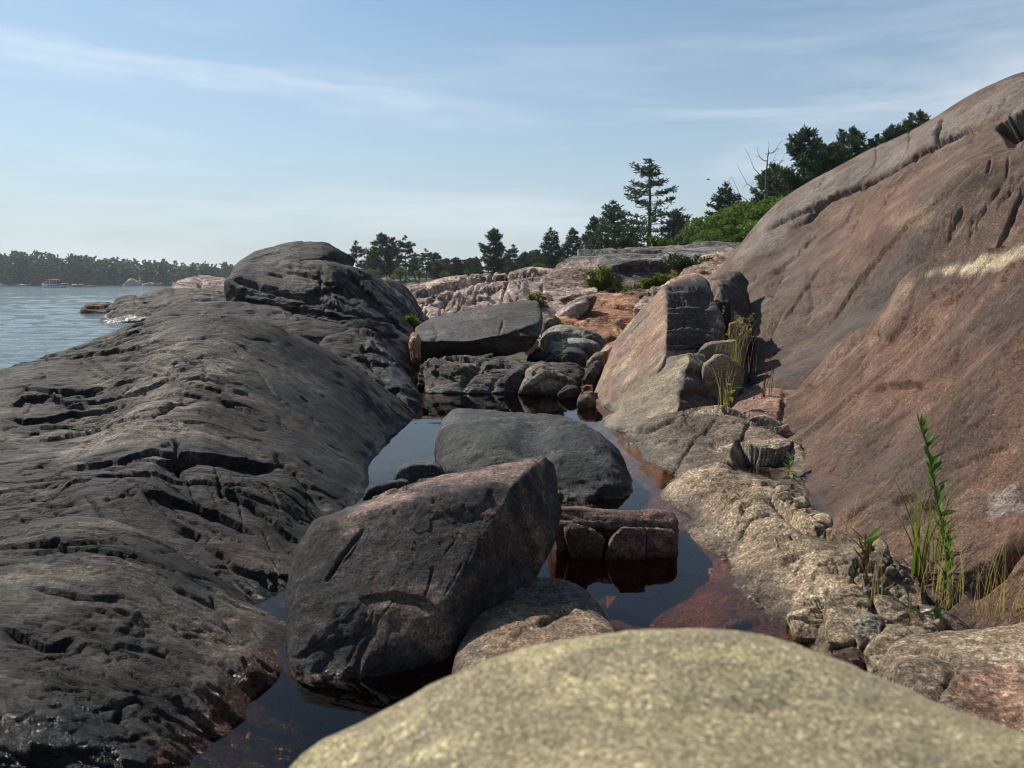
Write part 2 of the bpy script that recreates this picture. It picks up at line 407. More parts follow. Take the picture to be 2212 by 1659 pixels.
_cs = {}
def cubesphere(n):
    if n in _cs: return _cs[n]
    g = np.tan(np.linspace(-math.pi / 4, math.pi / 4, n + 1)); A, B = np.meshgrid(g, g, indexing='ij'); o = np.ones_like(A)
    vs, fs = [], []
    for k, (sx, ax) in enumerate([(1, 0), (-1, 0), (1, 1), (-1, 1), (1, 2), (-1, 2)]):
        q = np.zeros((n + 1, n + 1, 3)); q[..., ax] = sx * o; q[..., (ax + 1) % 3] = A; q[..., (ax + 2) % 3] = B
        f = grid_faces(n + 1, n + 1) + k * (n + 1) ** 2
        if sx > 0: f = f[:, ::-1]
        vs.append(q.reshape(-1, 3)); fs.append(f)
    v = np.concatenate(vs); f = np.concatenate(fs); v = v / np.linalg.norm(v, axis=1)[:, None]
    key = np.round(v * 1e5).astype(np.int64)
    _, idx, inv = np.unique(key, axis=0, return_index=True, return_inverse=True)
    _cs[n] = (v[idx], inv.ravel()[f]); return _cs[n]

def hull_planes(P):
    bm = bmesh.new()
    for q in P: bm.verts.new(q)
    bmesh.ops.convex_hull(bm, input=bm.verts)
    bm.normal_update(); pl = []
    c = P.mean(0)
    for f in bm.faces:
        n = np.array(f.normal); 
        if f.calc_area() < 1e-9: continue
        d = float(n @ (np.array(f.verts[0].co) - c))
        if d < 0: n, d = -n, -d
        if d < 1e-6: continue
        for n2, d2 in pl:
            if n @ n2 > 0.985 and abs(d - d2) < 0.03 * (d + d2): break
        else: pl.append((n, d))
    bm.free()
    return c, np.array([q[0] for q in pl]), np.array([q[1] for q in pl])

def rock(name, label, pts, res, mat, pal, sty, pw=14, cuts=(), paint=(), wets=(), cat="rock", group=None, colL=0.6):
    """a boulder: the rounded hull of its measured corners, then chips, fissures and measured grooves."""
    P = np.array([Q(*q[1:]) if q[0] == 'q' else (G(*q[1:]) if q[0] == 'g' else np.array(q[1:], float)) for q in pts])
    c, nn, dd = hull_planes(P)
    D, fc = cubesphere(max(14, int(res * 0.70)))
    ext = np.ptp(P, axis=0); ext = np.maximum(ext, ext.max() * 0.3); D = D * ext; D = D / np.linalg.norm(D, axis=1)[:, None]
    acc = np.zeros(len(D))
    for n_, d_ in zip(nn, dd): acc += np.maximum((D @ n_) / d_, 0) ** pw
    r = acc ** (-1.0 / pw)
    k = 1.0 + 0.9 / pw                                             # give back what the rounding takes
    p = c + D * (r * k)[:, None]
    n = vnormals(p, fc)
    d = rock_disp(p, sty)
    if cuts: d = d + carve(p, n, cuts)
    p2 = p + n * d[:, None]
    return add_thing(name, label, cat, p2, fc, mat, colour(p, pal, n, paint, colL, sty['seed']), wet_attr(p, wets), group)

# ------------------------------------------------------------------ the setting: ground, lake, pool
PAL_DARK = [(0.016, 0.0155, 0.015), (0.026, 0.0235, 0.021), (0.080, 0.064, 0.050)]
PAL_DARK2 = [(0.020, 0.0195, 0.019), (0.030, 0.028, 0.026), (0.065, 0.056, 0.048)]
PAL_RED = [(0.235, 0.130, 0.092), (0.185, 0.115, 0.088), (0.31, 0.20, 0.145)]
PAL_REDD = [(0.17, 0.098, 0.070), (0.125, 0.085, 0.066), (0.27, 0.165, 0.110)]
PAL_RIDGE = [(0.20, 0.150, 0.105), (0.145, 0.110, 0.082), (0.30, 0.24, 0.17)]
PAL_FAR = [(0.36, 0.27, 0.22), (0.28, 0.19, 0.15), (0.47, 0.38, 0.31)]
PAL_GREY = [(0.18, 0.165, 0.15), (0.145, 0.12, 0.105), (0.25, 0.225, 0.20)]
PAL_BLACK = [(0.026, 0.029, 0.029), (0.038, 0.041, 0.040), (0.060, 0.062, 0.058)]
PAL_ORANGE = [(0.40, 0.20, 0.11), (0.34, 0.15, 0.085), (0.48, 0.30, 0.19)]
PAL_BED = [(0.10, 0.08, 0.058), (0.072, 0.06, 0.046), (0.15, 0.118, 0.085)]
PAL_S = [(0.034, 0.033, 0.033), (0.050, 0.043, 0.040), (0.10, 0.072, 0.056)]

def ground_post(x, y, z):
    ch = np.exp(-((x - 0.05) / 0.75) ** 4) * sstep(8.2, 6.6, y)
    return np.where(y < 9, z * (1 - ch) - 0.36 * ch, z)
GROUND = [('w', 0, 0, -.3), ('w', 0, 3, -.35), ('w', 0, 6, -.3), ('w', 0.2, 7.6, -.05), ('w', 1.3, 2, -.12), ('w', 1.25, 3, -.06), ('w', 1.4, 4, .0),
    ('w', 1.5, 5, .05), ('w', 1.7, 6, .1), ('w', 1.8, 8, .12), ('w', 0.3, 9, .08), ('w', 0.6, 11, .16), ('w', 0, 13, .28), ('w', 3, 13, .42), ('w', 0, 18, .6), ('w', 5, 18, .8),
    ('w', -3, 16, -.3), ('w', -6, 20, -.8), ('w', -4, 8, -.9), ('w', -5, 3, -.9), ('w', -2, 3, -.6), ('w', -2, 12, -.2), ('w', 4, 4, .0), ('w', 8, 5, .5), ('w', 8, 12, 1.0),
    ('w', -8, 35, -.6), ('w', 0, 35, .9), ('w', 10, 30, 1.4), ('w', 22, 40, 4.6), ('w', 14, 40, 2.3), ('w', -16, 70, -.4), ('w', -4, 60, 1.3), ('w', 8, 60, 1.9), ('w', 20, 60, 3.6), ('w', 45, 60, 8),
    ('w', -45, 130, -1), ('w', -22, 130, 1.6), ('w', 10, 130, 2.2), ('w', 60, 130, 5), ('w', 30, 200, 4), ('w', -60, 200, -1), ('w', 110, 200, 8), ('w', -20, 200, 3)]
GC = [np.array(q[1:], float) for q in GROUND]
field("ground", None, GROUND,
    (-0.9, 1.5, 0.6, 200), (190, 140), M_RED_FAR, PAL_BED, style(L=2.0, bulk=0.03, fiss=0.01, chip=0.02, seed=3), c=0.6, post=ground_post, kind="structure")

def water_mat(name, tint, rough, bumps, body=None):
    m = bpy.data.materials.new(name); m.use_nodes = True; t = m.node_tree; t.nodes.clear()
    out = N(t, "ShaderNodeOutputMaterial"); geo = N(t, "ShaderNodeNewGeometry")
    gl = N(t, "ShaderNodeBsdfGlossy", i_Roughness=rough); fr = N(t, "ShaderNodeFresnel", i_IOR=1.333 if body else 1.35)
    n_ = 1.333 if body else 1.35
    t.links.new(math_(t, 'ADD', n_, math_(t, 'MULTIPLY', geo.outputs['Backfacing'], 1 / n_ - n_)), fr.inputs[0])      # same reflectance from below, so the sun reaches the bed
    last = None
    for scale, stren, dist, asp in bumps:
        mp = N(t, "ShaderNodeMapping"); mp.inputs['Scale'].default_value = asp; mp.inputs['Rotation'].default_value = (0, 0, 0.25)
        t.links.new(geo.outputs['Position'], mp.inputs[0])
        nz = N(t, "ShaderNodeTexNoise", i_Scale=scale, i_Detail=3.0, i_Roughness=0.55); t.links.new(mp.outputs[0], nz.inputs['Vector'])
        b = N(t, "ShaderNodeBump", i_Strength=stren, i_Distance=dist); t.links.new(nz.outputs[0], b.inputs['Height'])
        if last: t.links.new(last, b.inputs['Normal'])
        last = b.outputs[0]
    t.links.new(last, gl.inputs['Normal']); t.links.new(last, fr.inputs['Normal'])
    if body: base = N(t, "ShaderNodeBsdfDiffuse"); base.inputs[0].default_value = (*body, 1)
    else: base = N(t, "ShaderNodeBsdfTransparent"); base.inputs[0].default_value = (*tint, 1)
    mx = N(t, "ShaderNodeMixShader"); t.links.new(fr.outputs[0], mx.inputs[0]); t.links.new(base.outputs[0], mx.inputs[1]); t.links.new(gl.outputs[0], mx.inputs[2])
    t.links.new(mx.outputs[0], out.inputs[0]); return m
M_POOL = water_mat("pool_water", (0.66, 0.50, 0.33), 0.0, [(3.0, 0.05, 0.02, (1, 1, 1)), (22, 0.03, 0.004, (1, 1, 1))])
M_LAKE = water_mat("lake_water", None, 0.06, [(5.0, 0.5, 0.05, (0.7, 1.5, 1)), (26, 0.5, 0.012, (0.8, 1.4, 1))], body=(0.065, 0.11, 0.13))

# pool: a still sheet between the two shores
xs = np.linspace(-1.15, 1.75, 60); ys = np.linspace(0.4, 9.0, 150)
Y, X = np.meshgrid(ys, xs, indexing='ij')
pp = np.stack([X.ravel(), Y.ravel(), np.zeros(X.size)], 1); pp[:, 2] = 0.0012 * fbm(pp * np.array([4, 4, 1]), 2, .5, 4)
o = link("pool_water", mesh_from("pool_water", pp, grid_faces(150, 60), M_POOL)); o["kind"] = "structure"
# lake: choppy out to the far shore
nr, nc = 400, 180
yy = 3.0 * (1500 / 3.0) ** np.linspace(0, 1, nr); aa = np.linspace(-1.15, -0.06, nc)
Y, A = np.meshgrid(yy, aa, indexing='ij'); X = A * Y
X = np.minimum(X, np.where(Y < 13, -1.55 - 0.03 * Y, -0.06 * Y))
pp = np.stack([X.ravel(), Y.ravel(), 0 * X.ravel()], 1)
yw = pp[:, 1]; z = np.zeros(len(pp))
for k, (wl, amp, lim) in enumerate([(2.6, 0.05, 260), (1.1, 0.036, 140), (0.5, 0.018, 60), (0.23, 0.007, 25)]):
    q = np.stack([pp[:, 0] * 0.55 + pp[:, 1] * 0.2, pp[:, 1] - pp[:, 0] * 0.15, 0 * yw], 1) / wl
    r_ = perlin(q, 50 + k); z += amp * (1 - 1.7 * np.abs(r_)) * np.clip(1.3 - yw / lim, 0, 1)
pp[:, 2] = z - 0.02
o = link("lake_water", mesh_from("lake_water", pp, grid_faces(nr, nc), M_LAKE)); o["kind"] = "structure"

# ------------------------------------------------------------------ left shore bedrock
CUT_A = [('step', [(0, 905), (70, 900), (150, 890), (240, 872), (300, 870)], 22, .03), ('step', [(330, 1005), (420, 985), (520, 990), (610, 1010)], 26, .06),
         ('crack', [(590, 985), (650, 1040), (712, 1105)], 7, .05), ('crack', [(250, 935), (330, 915), (380, 880), (440, 875)], 5, .03),
         ('step', [(150, 880), (260, 850), (320, 835), (400, 800)], 14, .025), ('step', [(60, 950), (180, 925), (260, 900), (330, 905)], 14, .03),
         ('step', [(120, 1010), (260, 1005), (330, 985), (420, 995)], 12, .03), ('step', [(200, 1040), (330, 1030), (430, 1045), (470, 1065)], 10, .025),
         ('crack', [(380, 960), (385, 1015), (400, 1040)], 4, .03), ('crack', [(465, 1000), (475, 1060), (480, 1090)], 4, .03),
         ('step', [(300, 1080), (400, 1090), (470, 1110), (560, 1160)], 12, .03), ('crack', [(360, 1140), (420, 1160), (520, 1230), (590, 1255)], 6, .03),
         ('step', [(480, 1065), (540, 1090), (600, 1140), (660, 1180)], 10, .025), ('crack', [(560, 1250), (610, 1270)], 6, .02),
         ('crack', [(300, 760), (360, 740), (480, 725)], 3, .015), ('crack', [(210, 830), (270, 790), (330, 775)], 4, .02), ('crack', [(430, 770), (445, 800), (440, 830)], 3, .012),
         ('crack', [(640, 985), (700, 1020), (760, 1075)], 3, .012), ('crack', [(600, 860), (680, 940)], 3, .01), ('step', [(20, 880), (60, 862), (110, 860), (150, 875)], 20, .03)]
PAINT_A = [([(120, 785), (250, 730), (400, 688), (520, 694), (640, 738), (560, 790), (300, 820), (160, 830)], (0.060, 0.050, 0.041), 30, .6), ([(330, 740), (470, 730), (520, 790), (430, 850), (300, 850), (250, 830)], (0.17, 0.14, 0.115), 40, .6),  # first patch paints a sunlit rim along the crest into the colour
           ([(150, 905), (330, 850), (430, 860), (400, 950), (250, 975), (130, 960)], (0.20, 0.158, 0.122), 40, .7),  # sunlit brown plates, their light painted into the colour
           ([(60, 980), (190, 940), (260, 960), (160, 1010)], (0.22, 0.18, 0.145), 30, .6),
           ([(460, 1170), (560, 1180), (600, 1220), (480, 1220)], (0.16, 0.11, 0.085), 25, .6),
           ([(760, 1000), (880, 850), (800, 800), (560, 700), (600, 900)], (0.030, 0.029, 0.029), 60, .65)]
RND_A = cracks_in([(0, 820), (200, 745), (400, 690), (560, 720), (560, 900), (620, 1000), (700, 1110), (600, 1240), (400, 1180), (250, 1120), (0, 1120)], 150, lambda u, v: -14 + 0.085 * u + (12 if v > 1000 else 0), 1, (40, 170), (1.9, 2.8), (.005, .016), .5) + cracks_in([(560, 720), (680, 745), (860, 870), (790, 1080), (700, 1080), (600, 950)], 40, 42, 3, (20, 70), (1.8, 2.6), (.003, .009), .2)
LOBES_A = [('bulge', [(60, 840), (140, 830)], 45, .04), ('bulge', [(300, 940), (420, 930)], 60, .04), ('bulge', [(470, 1040), (600, 1080)], 55, .035), ('bulge', [(180, 1060), (330, 1070)], 50, .03)]
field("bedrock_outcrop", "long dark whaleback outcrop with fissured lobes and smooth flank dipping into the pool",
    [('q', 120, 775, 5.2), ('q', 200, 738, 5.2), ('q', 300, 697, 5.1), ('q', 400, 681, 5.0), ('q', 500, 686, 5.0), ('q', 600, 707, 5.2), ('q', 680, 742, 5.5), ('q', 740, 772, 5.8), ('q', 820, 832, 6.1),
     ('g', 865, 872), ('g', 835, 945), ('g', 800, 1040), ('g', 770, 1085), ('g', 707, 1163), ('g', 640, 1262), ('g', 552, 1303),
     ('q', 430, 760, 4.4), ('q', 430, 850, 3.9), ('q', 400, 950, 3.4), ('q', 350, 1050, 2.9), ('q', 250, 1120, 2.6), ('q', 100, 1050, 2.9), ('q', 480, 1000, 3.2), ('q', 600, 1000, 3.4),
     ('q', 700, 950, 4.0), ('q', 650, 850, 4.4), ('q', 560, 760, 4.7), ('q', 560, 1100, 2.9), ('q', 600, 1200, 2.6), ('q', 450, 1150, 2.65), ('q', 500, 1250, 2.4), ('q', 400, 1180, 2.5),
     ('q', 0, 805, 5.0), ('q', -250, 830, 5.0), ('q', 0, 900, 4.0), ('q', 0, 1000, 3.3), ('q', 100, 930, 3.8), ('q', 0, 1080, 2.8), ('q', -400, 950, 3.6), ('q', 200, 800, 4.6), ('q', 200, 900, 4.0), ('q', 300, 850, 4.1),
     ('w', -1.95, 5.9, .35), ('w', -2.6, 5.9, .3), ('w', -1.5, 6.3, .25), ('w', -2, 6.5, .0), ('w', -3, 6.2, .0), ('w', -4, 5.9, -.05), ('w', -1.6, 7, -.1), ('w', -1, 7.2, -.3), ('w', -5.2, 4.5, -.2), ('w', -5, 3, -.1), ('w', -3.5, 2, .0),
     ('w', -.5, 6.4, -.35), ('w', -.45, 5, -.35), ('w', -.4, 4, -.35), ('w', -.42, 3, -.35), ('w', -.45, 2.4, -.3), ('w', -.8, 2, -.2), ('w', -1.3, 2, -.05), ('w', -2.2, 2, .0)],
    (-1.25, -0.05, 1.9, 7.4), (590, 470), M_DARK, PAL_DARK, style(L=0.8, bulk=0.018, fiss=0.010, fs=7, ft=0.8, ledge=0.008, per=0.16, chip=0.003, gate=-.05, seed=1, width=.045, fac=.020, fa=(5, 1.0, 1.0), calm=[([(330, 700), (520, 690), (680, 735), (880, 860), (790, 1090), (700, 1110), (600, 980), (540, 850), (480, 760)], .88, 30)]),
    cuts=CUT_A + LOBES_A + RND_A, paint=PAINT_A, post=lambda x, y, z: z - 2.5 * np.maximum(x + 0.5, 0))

RND_A3 = cracks_in([(0, 1180), (150, 1130), (340, 1170), (560, 1340), (440, 1520), (330, 1650), (0, 1650)], 90, lambda u, v: -8 + 0.085 * u, 2, (40, 150), (1.9, 2.8), (.003, .009), .5)
CUT_A3 = RND_A3 + [('crack', [(370, 1265), (470, 1310), (520, 1380)], 4, .012), ('step', [(0, 1350), (100, 1380), (170, 1370)], 14, .02), ('step', [(60, 1270), (200, 1290), (280, 1285)], 12, .012),
          ('crack', [(455, 1285), (505, 1345)], 4, .02), ('step', [(260, 1640), (330, 1650), (400, 1640)], 10, .01), ('crack', [(200, 1530), (300, 1510), (380, 1560)], 4, .012), ('crack', [(255, 1530), (275, 1545)], 12, .02)]
field("bedrock_outcrop", "near dark fissured outcrop in the bottom left corner, wet and glistening at its foot",
    [('q', 0, 1170, 2.3), ('q', 80, 1135, 2.4), ('q', 160, 1120, 2.4), ('q', 250, 1130, 2.35), ('q', 340, 1165, 2.3), ('q', 430, 1230, 2.25), ('q', 500, 1290, 2.2), ('q', 560, 1330, 2.15), ('g', 612, 1346),
     ('g', 545, 1420, .05), ('g', 470, 1500, .05), ('g', 350, 1640, .05), ('g', 598, 1425), ('g', 530, 1525), ('g', 415, 1655), ('q', 100, 1200, 2.1), ('q', 200, 1250, 1.95), ('q', 300, 1300, 1.9), ('q', 400, 1350, 1.9), ('q', 480, 1400, 1.88), ('q', 100, 1350, 1.75),
     ('q', 200, 1450, 1.6), ('q', 350, 1450, 1.68), ('q', 50, 1500, 1.45), ('q', 200, 1600, 1.4), ('q', 350, 1560, 1.55), ('q', 0, 1659, 1.3), ('q', -300, 1300, 1.8), ('q', -300, 1180, 2.3),
     ('w', -.45, 2.0, -.12), ('w', -.44, 1.7, -.12), ('w', -.44, 1.45, -.12), ('w', -.36, 2.1, -.28), ('w', -.36, 1.8, -.32), ('w', -.36, 1.4, -.32), ('w', -.45, .9, -.25), ('w', -1.4, 2.75, .0), ('w', -.95, 2.6, -.1), ('w', -.72, 2.42, -.15), ('w', -2.2, 2.7, .0), ('w', -2, 1.5, .25),
     ('w', -1.5, .8, .12), ('w', -.8, .8, .02)],
    (-1.3, -0.12, 0.9, 2.8), (360, 340), M_DARK, PAL_DARK, style(L=0.5, bulk=0.012, fiss=0.007, fs=7.0, ft=0.9, ledge=0.005, per=0.11, chip=0.002, gate=-.15, seed=2, width=.045, fac=.013, fa=(5, 1.2, 1.2)),
    cuts=CUT_A3, wets=[([(-50, 1530), (120, 1500), (260, 1560), (330, 1680), (-50, 1680)], 40), ([(600, 1330), (640, 1360), (420, 1700), (340, 1660), (470, 1480)], 14)], post=lambda x, y, z: z - 1.8 * np.maximum(x + 0.42, 0),
    paint=[([(615, 1345), (545, 1405), (470, 1485), (340, 1640), (300, 1720), (480, 1720), (560, 1560), (640, 1420)], (0.105, 0.042, 0.024), 9, .9), ([(440, 1400), (560, 1340), (520, 1430), (440, 1560), (380, 1600)], (0.14, 0.105, 0.08), 40, .5), ([(0, 1240), (150, 1220), (180, 1290), (0, 1320)], (0.15, 0.125, 0.10), 40, .6)], c=0.08)

ST_B = style(fac=.03, fa=(4, 1.0, 1.0), L=1.2, bulk=0.02, fiss=0.010, fs=5, ft=1.0, ledge=0.008, calm=[([(760, 570), (905, 740), (905, 800), (800, 690), (740, 600)], .8, 12)], per=0.3, chip=0.008, gate=-.05, seed=11)
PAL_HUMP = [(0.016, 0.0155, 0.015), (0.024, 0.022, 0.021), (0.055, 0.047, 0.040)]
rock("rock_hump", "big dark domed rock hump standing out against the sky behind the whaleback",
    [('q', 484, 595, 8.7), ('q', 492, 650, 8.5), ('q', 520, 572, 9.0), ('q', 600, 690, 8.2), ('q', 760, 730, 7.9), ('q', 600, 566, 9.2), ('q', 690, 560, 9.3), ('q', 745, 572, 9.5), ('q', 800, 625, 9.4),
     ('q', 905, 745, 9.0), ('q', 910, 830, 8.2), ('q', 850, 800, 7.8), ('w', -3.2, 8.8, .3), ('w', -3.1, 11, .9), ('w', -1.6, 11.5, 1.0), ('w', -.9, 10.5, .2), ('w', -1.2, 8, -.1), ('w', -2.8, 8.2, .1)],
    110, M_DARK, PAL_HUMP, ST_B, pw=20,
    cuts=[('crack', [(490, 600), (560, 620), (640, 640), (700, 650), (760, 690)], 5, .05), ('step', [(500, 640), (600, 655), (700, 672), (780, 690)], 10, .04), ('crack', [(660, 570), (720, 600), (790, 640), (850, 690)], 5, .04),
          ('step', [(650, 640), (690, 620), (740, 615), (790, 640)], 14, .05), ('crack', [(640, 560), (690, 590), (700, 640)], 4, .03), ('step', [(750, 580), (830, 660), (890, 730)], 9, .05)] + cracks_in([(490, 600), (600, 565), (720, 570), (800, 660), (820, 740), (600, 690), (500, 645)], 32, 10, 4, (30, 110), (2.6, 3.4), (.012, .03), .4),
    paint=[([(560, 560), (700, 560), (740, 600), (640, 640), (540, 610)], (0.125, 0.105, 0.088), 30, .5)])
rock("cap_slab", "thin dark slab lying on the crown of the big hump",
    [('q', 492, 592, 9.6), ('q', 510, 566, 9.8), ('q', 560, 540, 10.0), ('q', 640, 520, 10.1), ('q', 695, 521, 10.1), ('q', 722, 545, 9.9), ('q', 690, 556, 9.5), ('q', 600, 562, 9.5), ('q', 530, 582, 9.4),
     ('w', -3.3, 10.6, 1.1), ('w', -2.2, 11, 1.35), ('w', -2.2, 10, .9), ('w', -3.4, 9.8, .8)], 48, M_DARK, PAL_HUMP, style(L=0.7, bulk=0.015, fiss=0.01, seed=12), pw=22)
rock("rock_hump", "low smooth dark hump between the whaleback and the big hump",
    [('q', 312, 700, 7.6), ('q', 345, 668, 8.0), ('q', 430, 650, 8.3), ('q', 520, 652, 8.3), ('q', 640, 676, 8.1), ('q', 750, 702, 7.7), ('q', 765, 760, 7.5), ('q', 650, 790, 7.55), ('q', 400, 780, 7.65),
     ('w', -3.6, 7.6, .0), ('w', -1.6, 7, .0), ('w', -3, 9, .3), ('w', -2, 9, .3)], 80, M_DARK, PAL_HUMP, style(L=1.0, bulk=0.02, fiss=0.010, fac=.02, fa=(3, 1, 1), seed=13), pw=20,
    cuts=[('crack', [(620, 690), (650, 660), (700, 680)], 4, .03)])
rock("wet_block", "dark water-streaked block wedged between the whaleback and the big hump",
    [('q', 684, 740, 6.9), ('q', 725, 716, 7.1), ('q', 800, 714, 7.3), ('q', 850, 770, 7.0), ('q', 903, 850, 6.5), ('g', 890, 888), ('q', 830, 850, 6.3), ('q', 750, 800, 6.4), ('q', 695, 770, 6.6), ('w', -.85, 6.2, -.3), ('w', -1.7, 6.6, .0), ('w', -1.6, 7.5, .2), ('w', -.9, 7.4, -.2)],
    80, M_DARK, PAL_HUMP, style(L=0.8, bulk=0.03, fiss=0.02, ledge=.02, per=.2, seed=14), pw=14, wets=[([(790, 720), (850, 760), (905, 850), (870, 860), (800, 760)], 12)],
    cuts=[('step', [(740, 800), (800, 820), (850, 845)], 14, .06), ('crack', [(780, 740), (800, 790), (840, 830)], 6, .03)])
for i, (u, v, y, s) in enumerate([(770, 815, 6.15, .09), (805, 832, 6.1, .07), (842, 848, 6.1, .075), (822, 872, 5.95, .05), (846, 868, 5.95, .04)]):
    cc = Q(u, v, y); rr = np.random.default_rng(i); pts = [('w', *(cc + s * q / np.linalg.norm(q) * np.array([1.2, 1, .8]))) for q in rr.normal(size=(12, 3))]
    rock("broken_stone", ["jagged black stone at the top of the crevice beside the whaleback", "jagged black stone in the middle of the crevice beside the whaleback", "black stone low in the crevice beside the wet block",
         "small black stone at the waterline end of the crevice", "small pale pinkish stone stuck in the crevice by the pool"][i], pts, 20, M_DARK, PAL_HUMP if i < 4 else PAL_FAR, style(L=.2, bulk=.01, fiss=.004, chip=.004, seed=20 + i), pw=14, group="stones in the left crevice")
rock("leaning_slab", "weathered brownish slab leaning behind the right flank of the big hump",
    [('q', 810, 606, 10.4), ('q', 845, 598, 10.8), ('q', 872, 632, 10.8), ('q', 908, 692, 10.2), ('q', 900, 730, 9.8), ('q', 830, 690, 9.6), ('q', 800, 640, 10), ('w', -1.9, 11.6, .5), ('w', -1.2, 11.4, .2), ('w', -1.0, 10, .1), ('w', -1.8, 9.8, .3)],
    46, M_RED_FAR, [(0.15, 0.125, 0.105), (0.11, 0.095, 0.08), (0.24, 0.18, 0.14)], style(L=0.9, bulk=0.03, ledge=.03, per=.25, fol=(.2, .3, 1), seed=15), pw=18)
# shore rocks by the lake
rock("shore_rock", "low reddish rock at the lake's edge, outermost of the shore rocks",
    [('q', 178, 668, 25), ('q', 188, 654, 25.5), ('q', 215, 650, 26), ('q', 240, 651, 26), ('q', 246, 664, 25.2), ('q', 232, 671, 24.6), ('w', -14.1, 25, -.2), ('w', -13.0, 24.6, -.2), ('w', -13.2, 26.5, -.2), ('w', -14, 26.5, -.2)],
    32, M_RED_FAR, PAL_REDD, style(L=1.2, bulk=.04, fiss=.02, chip=.02, seed=31), pw=16, cuts=[('step', [(185, 662), (215, 660), (240, 657)], 6, .12)])
rock("shore_rock", "dark pointed shore rock between the reddish rock and the wet mound",
    [('q', 232, 672, 22.5), ('q', 256, 640, 23), ('q', 285, 634, 23.5), ('q', 306, 650, 23), ('q', 300, 680, 22), ('w', -12.2, 23, -.3), ('w', -11, 22, -.3), ('w', -11, 24.5, -.3)],
    32, M_DARK, PAL_DARK, style(L=1.2, bulk=.04, fiss=.02, chip=.02, seed=32), pw=16)
rock("shore_rock", "dark shore mound with a wet glinting foot washed by the lake",
    [('q', 205, 694, 19.3), ('q', 250, 672, 20), ('q', 300, 642, 20.5), ('q', 330, 622, 21), ('q', 385, 619, 21), ('q', 450, 628, 21), ('q', 490, 640, 20.5), ('q', 500, 690, 19), ('q', 330, 694, 19), ('w', -10.6, 19.2, -.4), ('w', -7, 18.5, -.4), ('w', -7, 22, -.2), ('w', -10, 22.5, -.3)],
    70, M_DARK, PAL_DARK, style(L=1.6, bulk=.06, fiss=.03, ledge=.05, per=.5, chip=.02, seed=33), pw=16, wets=[([(200, 700), (240, 684), (330, 690), (400, 690), (400, 705)], 8)])
rock("shore_rock", "pale pinkish grey outcrop beyond the dark shore mound",
    [('q', 366, 613, 25), ('q', 400, 601, 26), ('q', 450, 598, 26.5), ('q', 500, 600, 26), ('q', 500, 640, 24.5), ('q', 390, 632, 24.5), ('w', -11, 26, -.2), ('w', -8, 25, -.2), ('w', -8, 28, -.2), ('w', -11, 28, -.2)],
    50, M_RED_FAR, PAL_FAR, style(L=1.6, bulk=.06, fiss=.05, chip=.03, seed=34), pw=12, cuts=[('crack', [(440, 600), (430, 615), (450, 632)], 4, .12)])

# ------------------------------------------------------------------ right-hand slopes
CUT_O = [('crack', [(1699, 501), (1747, 469), (1763, 445), (1811, 417), (1879, 393), (1927, 369), (1975, 341), (2027, 310), (2063, 294), (2143, 267)], 4.6, .15),
         ('crack', [(1650, 500), (1679, 478), (1743, 449), (1811, 417)], 4, .09), ('step', [(2147, 275), (2180, 250), (2212, 236), (2260, 225)], 26, .28), ('crack', [(2035, 250), (2022, 290), (2025, 310)], 4, .08),
         ('crack', [(1590, 620), (1660, 590), (1740, 540), (1800, 500), (1880, 440)], 3, .03), ('step', [(1600, 640), (1700, 560), (1770, 500)], 8, .02), ('crack', [(2140, 560), (2180, 480), (2215, 400)], 4, .06), ('crack', [(2050, 500), (2080, 450)], 3, .05),
         ('step', [(1700, 577), (1678, 625), (1670, 645)], 12, .12), ('step', [(1690, 680), (1670, 720), (1640, 770)], 8, .05), ('step', [(2212, 300), (2120, 350), (2050, 420), (2010, 480)], 12, .03),
         ('step', [(1780, 720), (1850, 610), (1960, 480), (2060, 400)], 16, .03), ('crack', [(1610, 850), (1616, 800), (1625, 760)], 3.5, .06)]
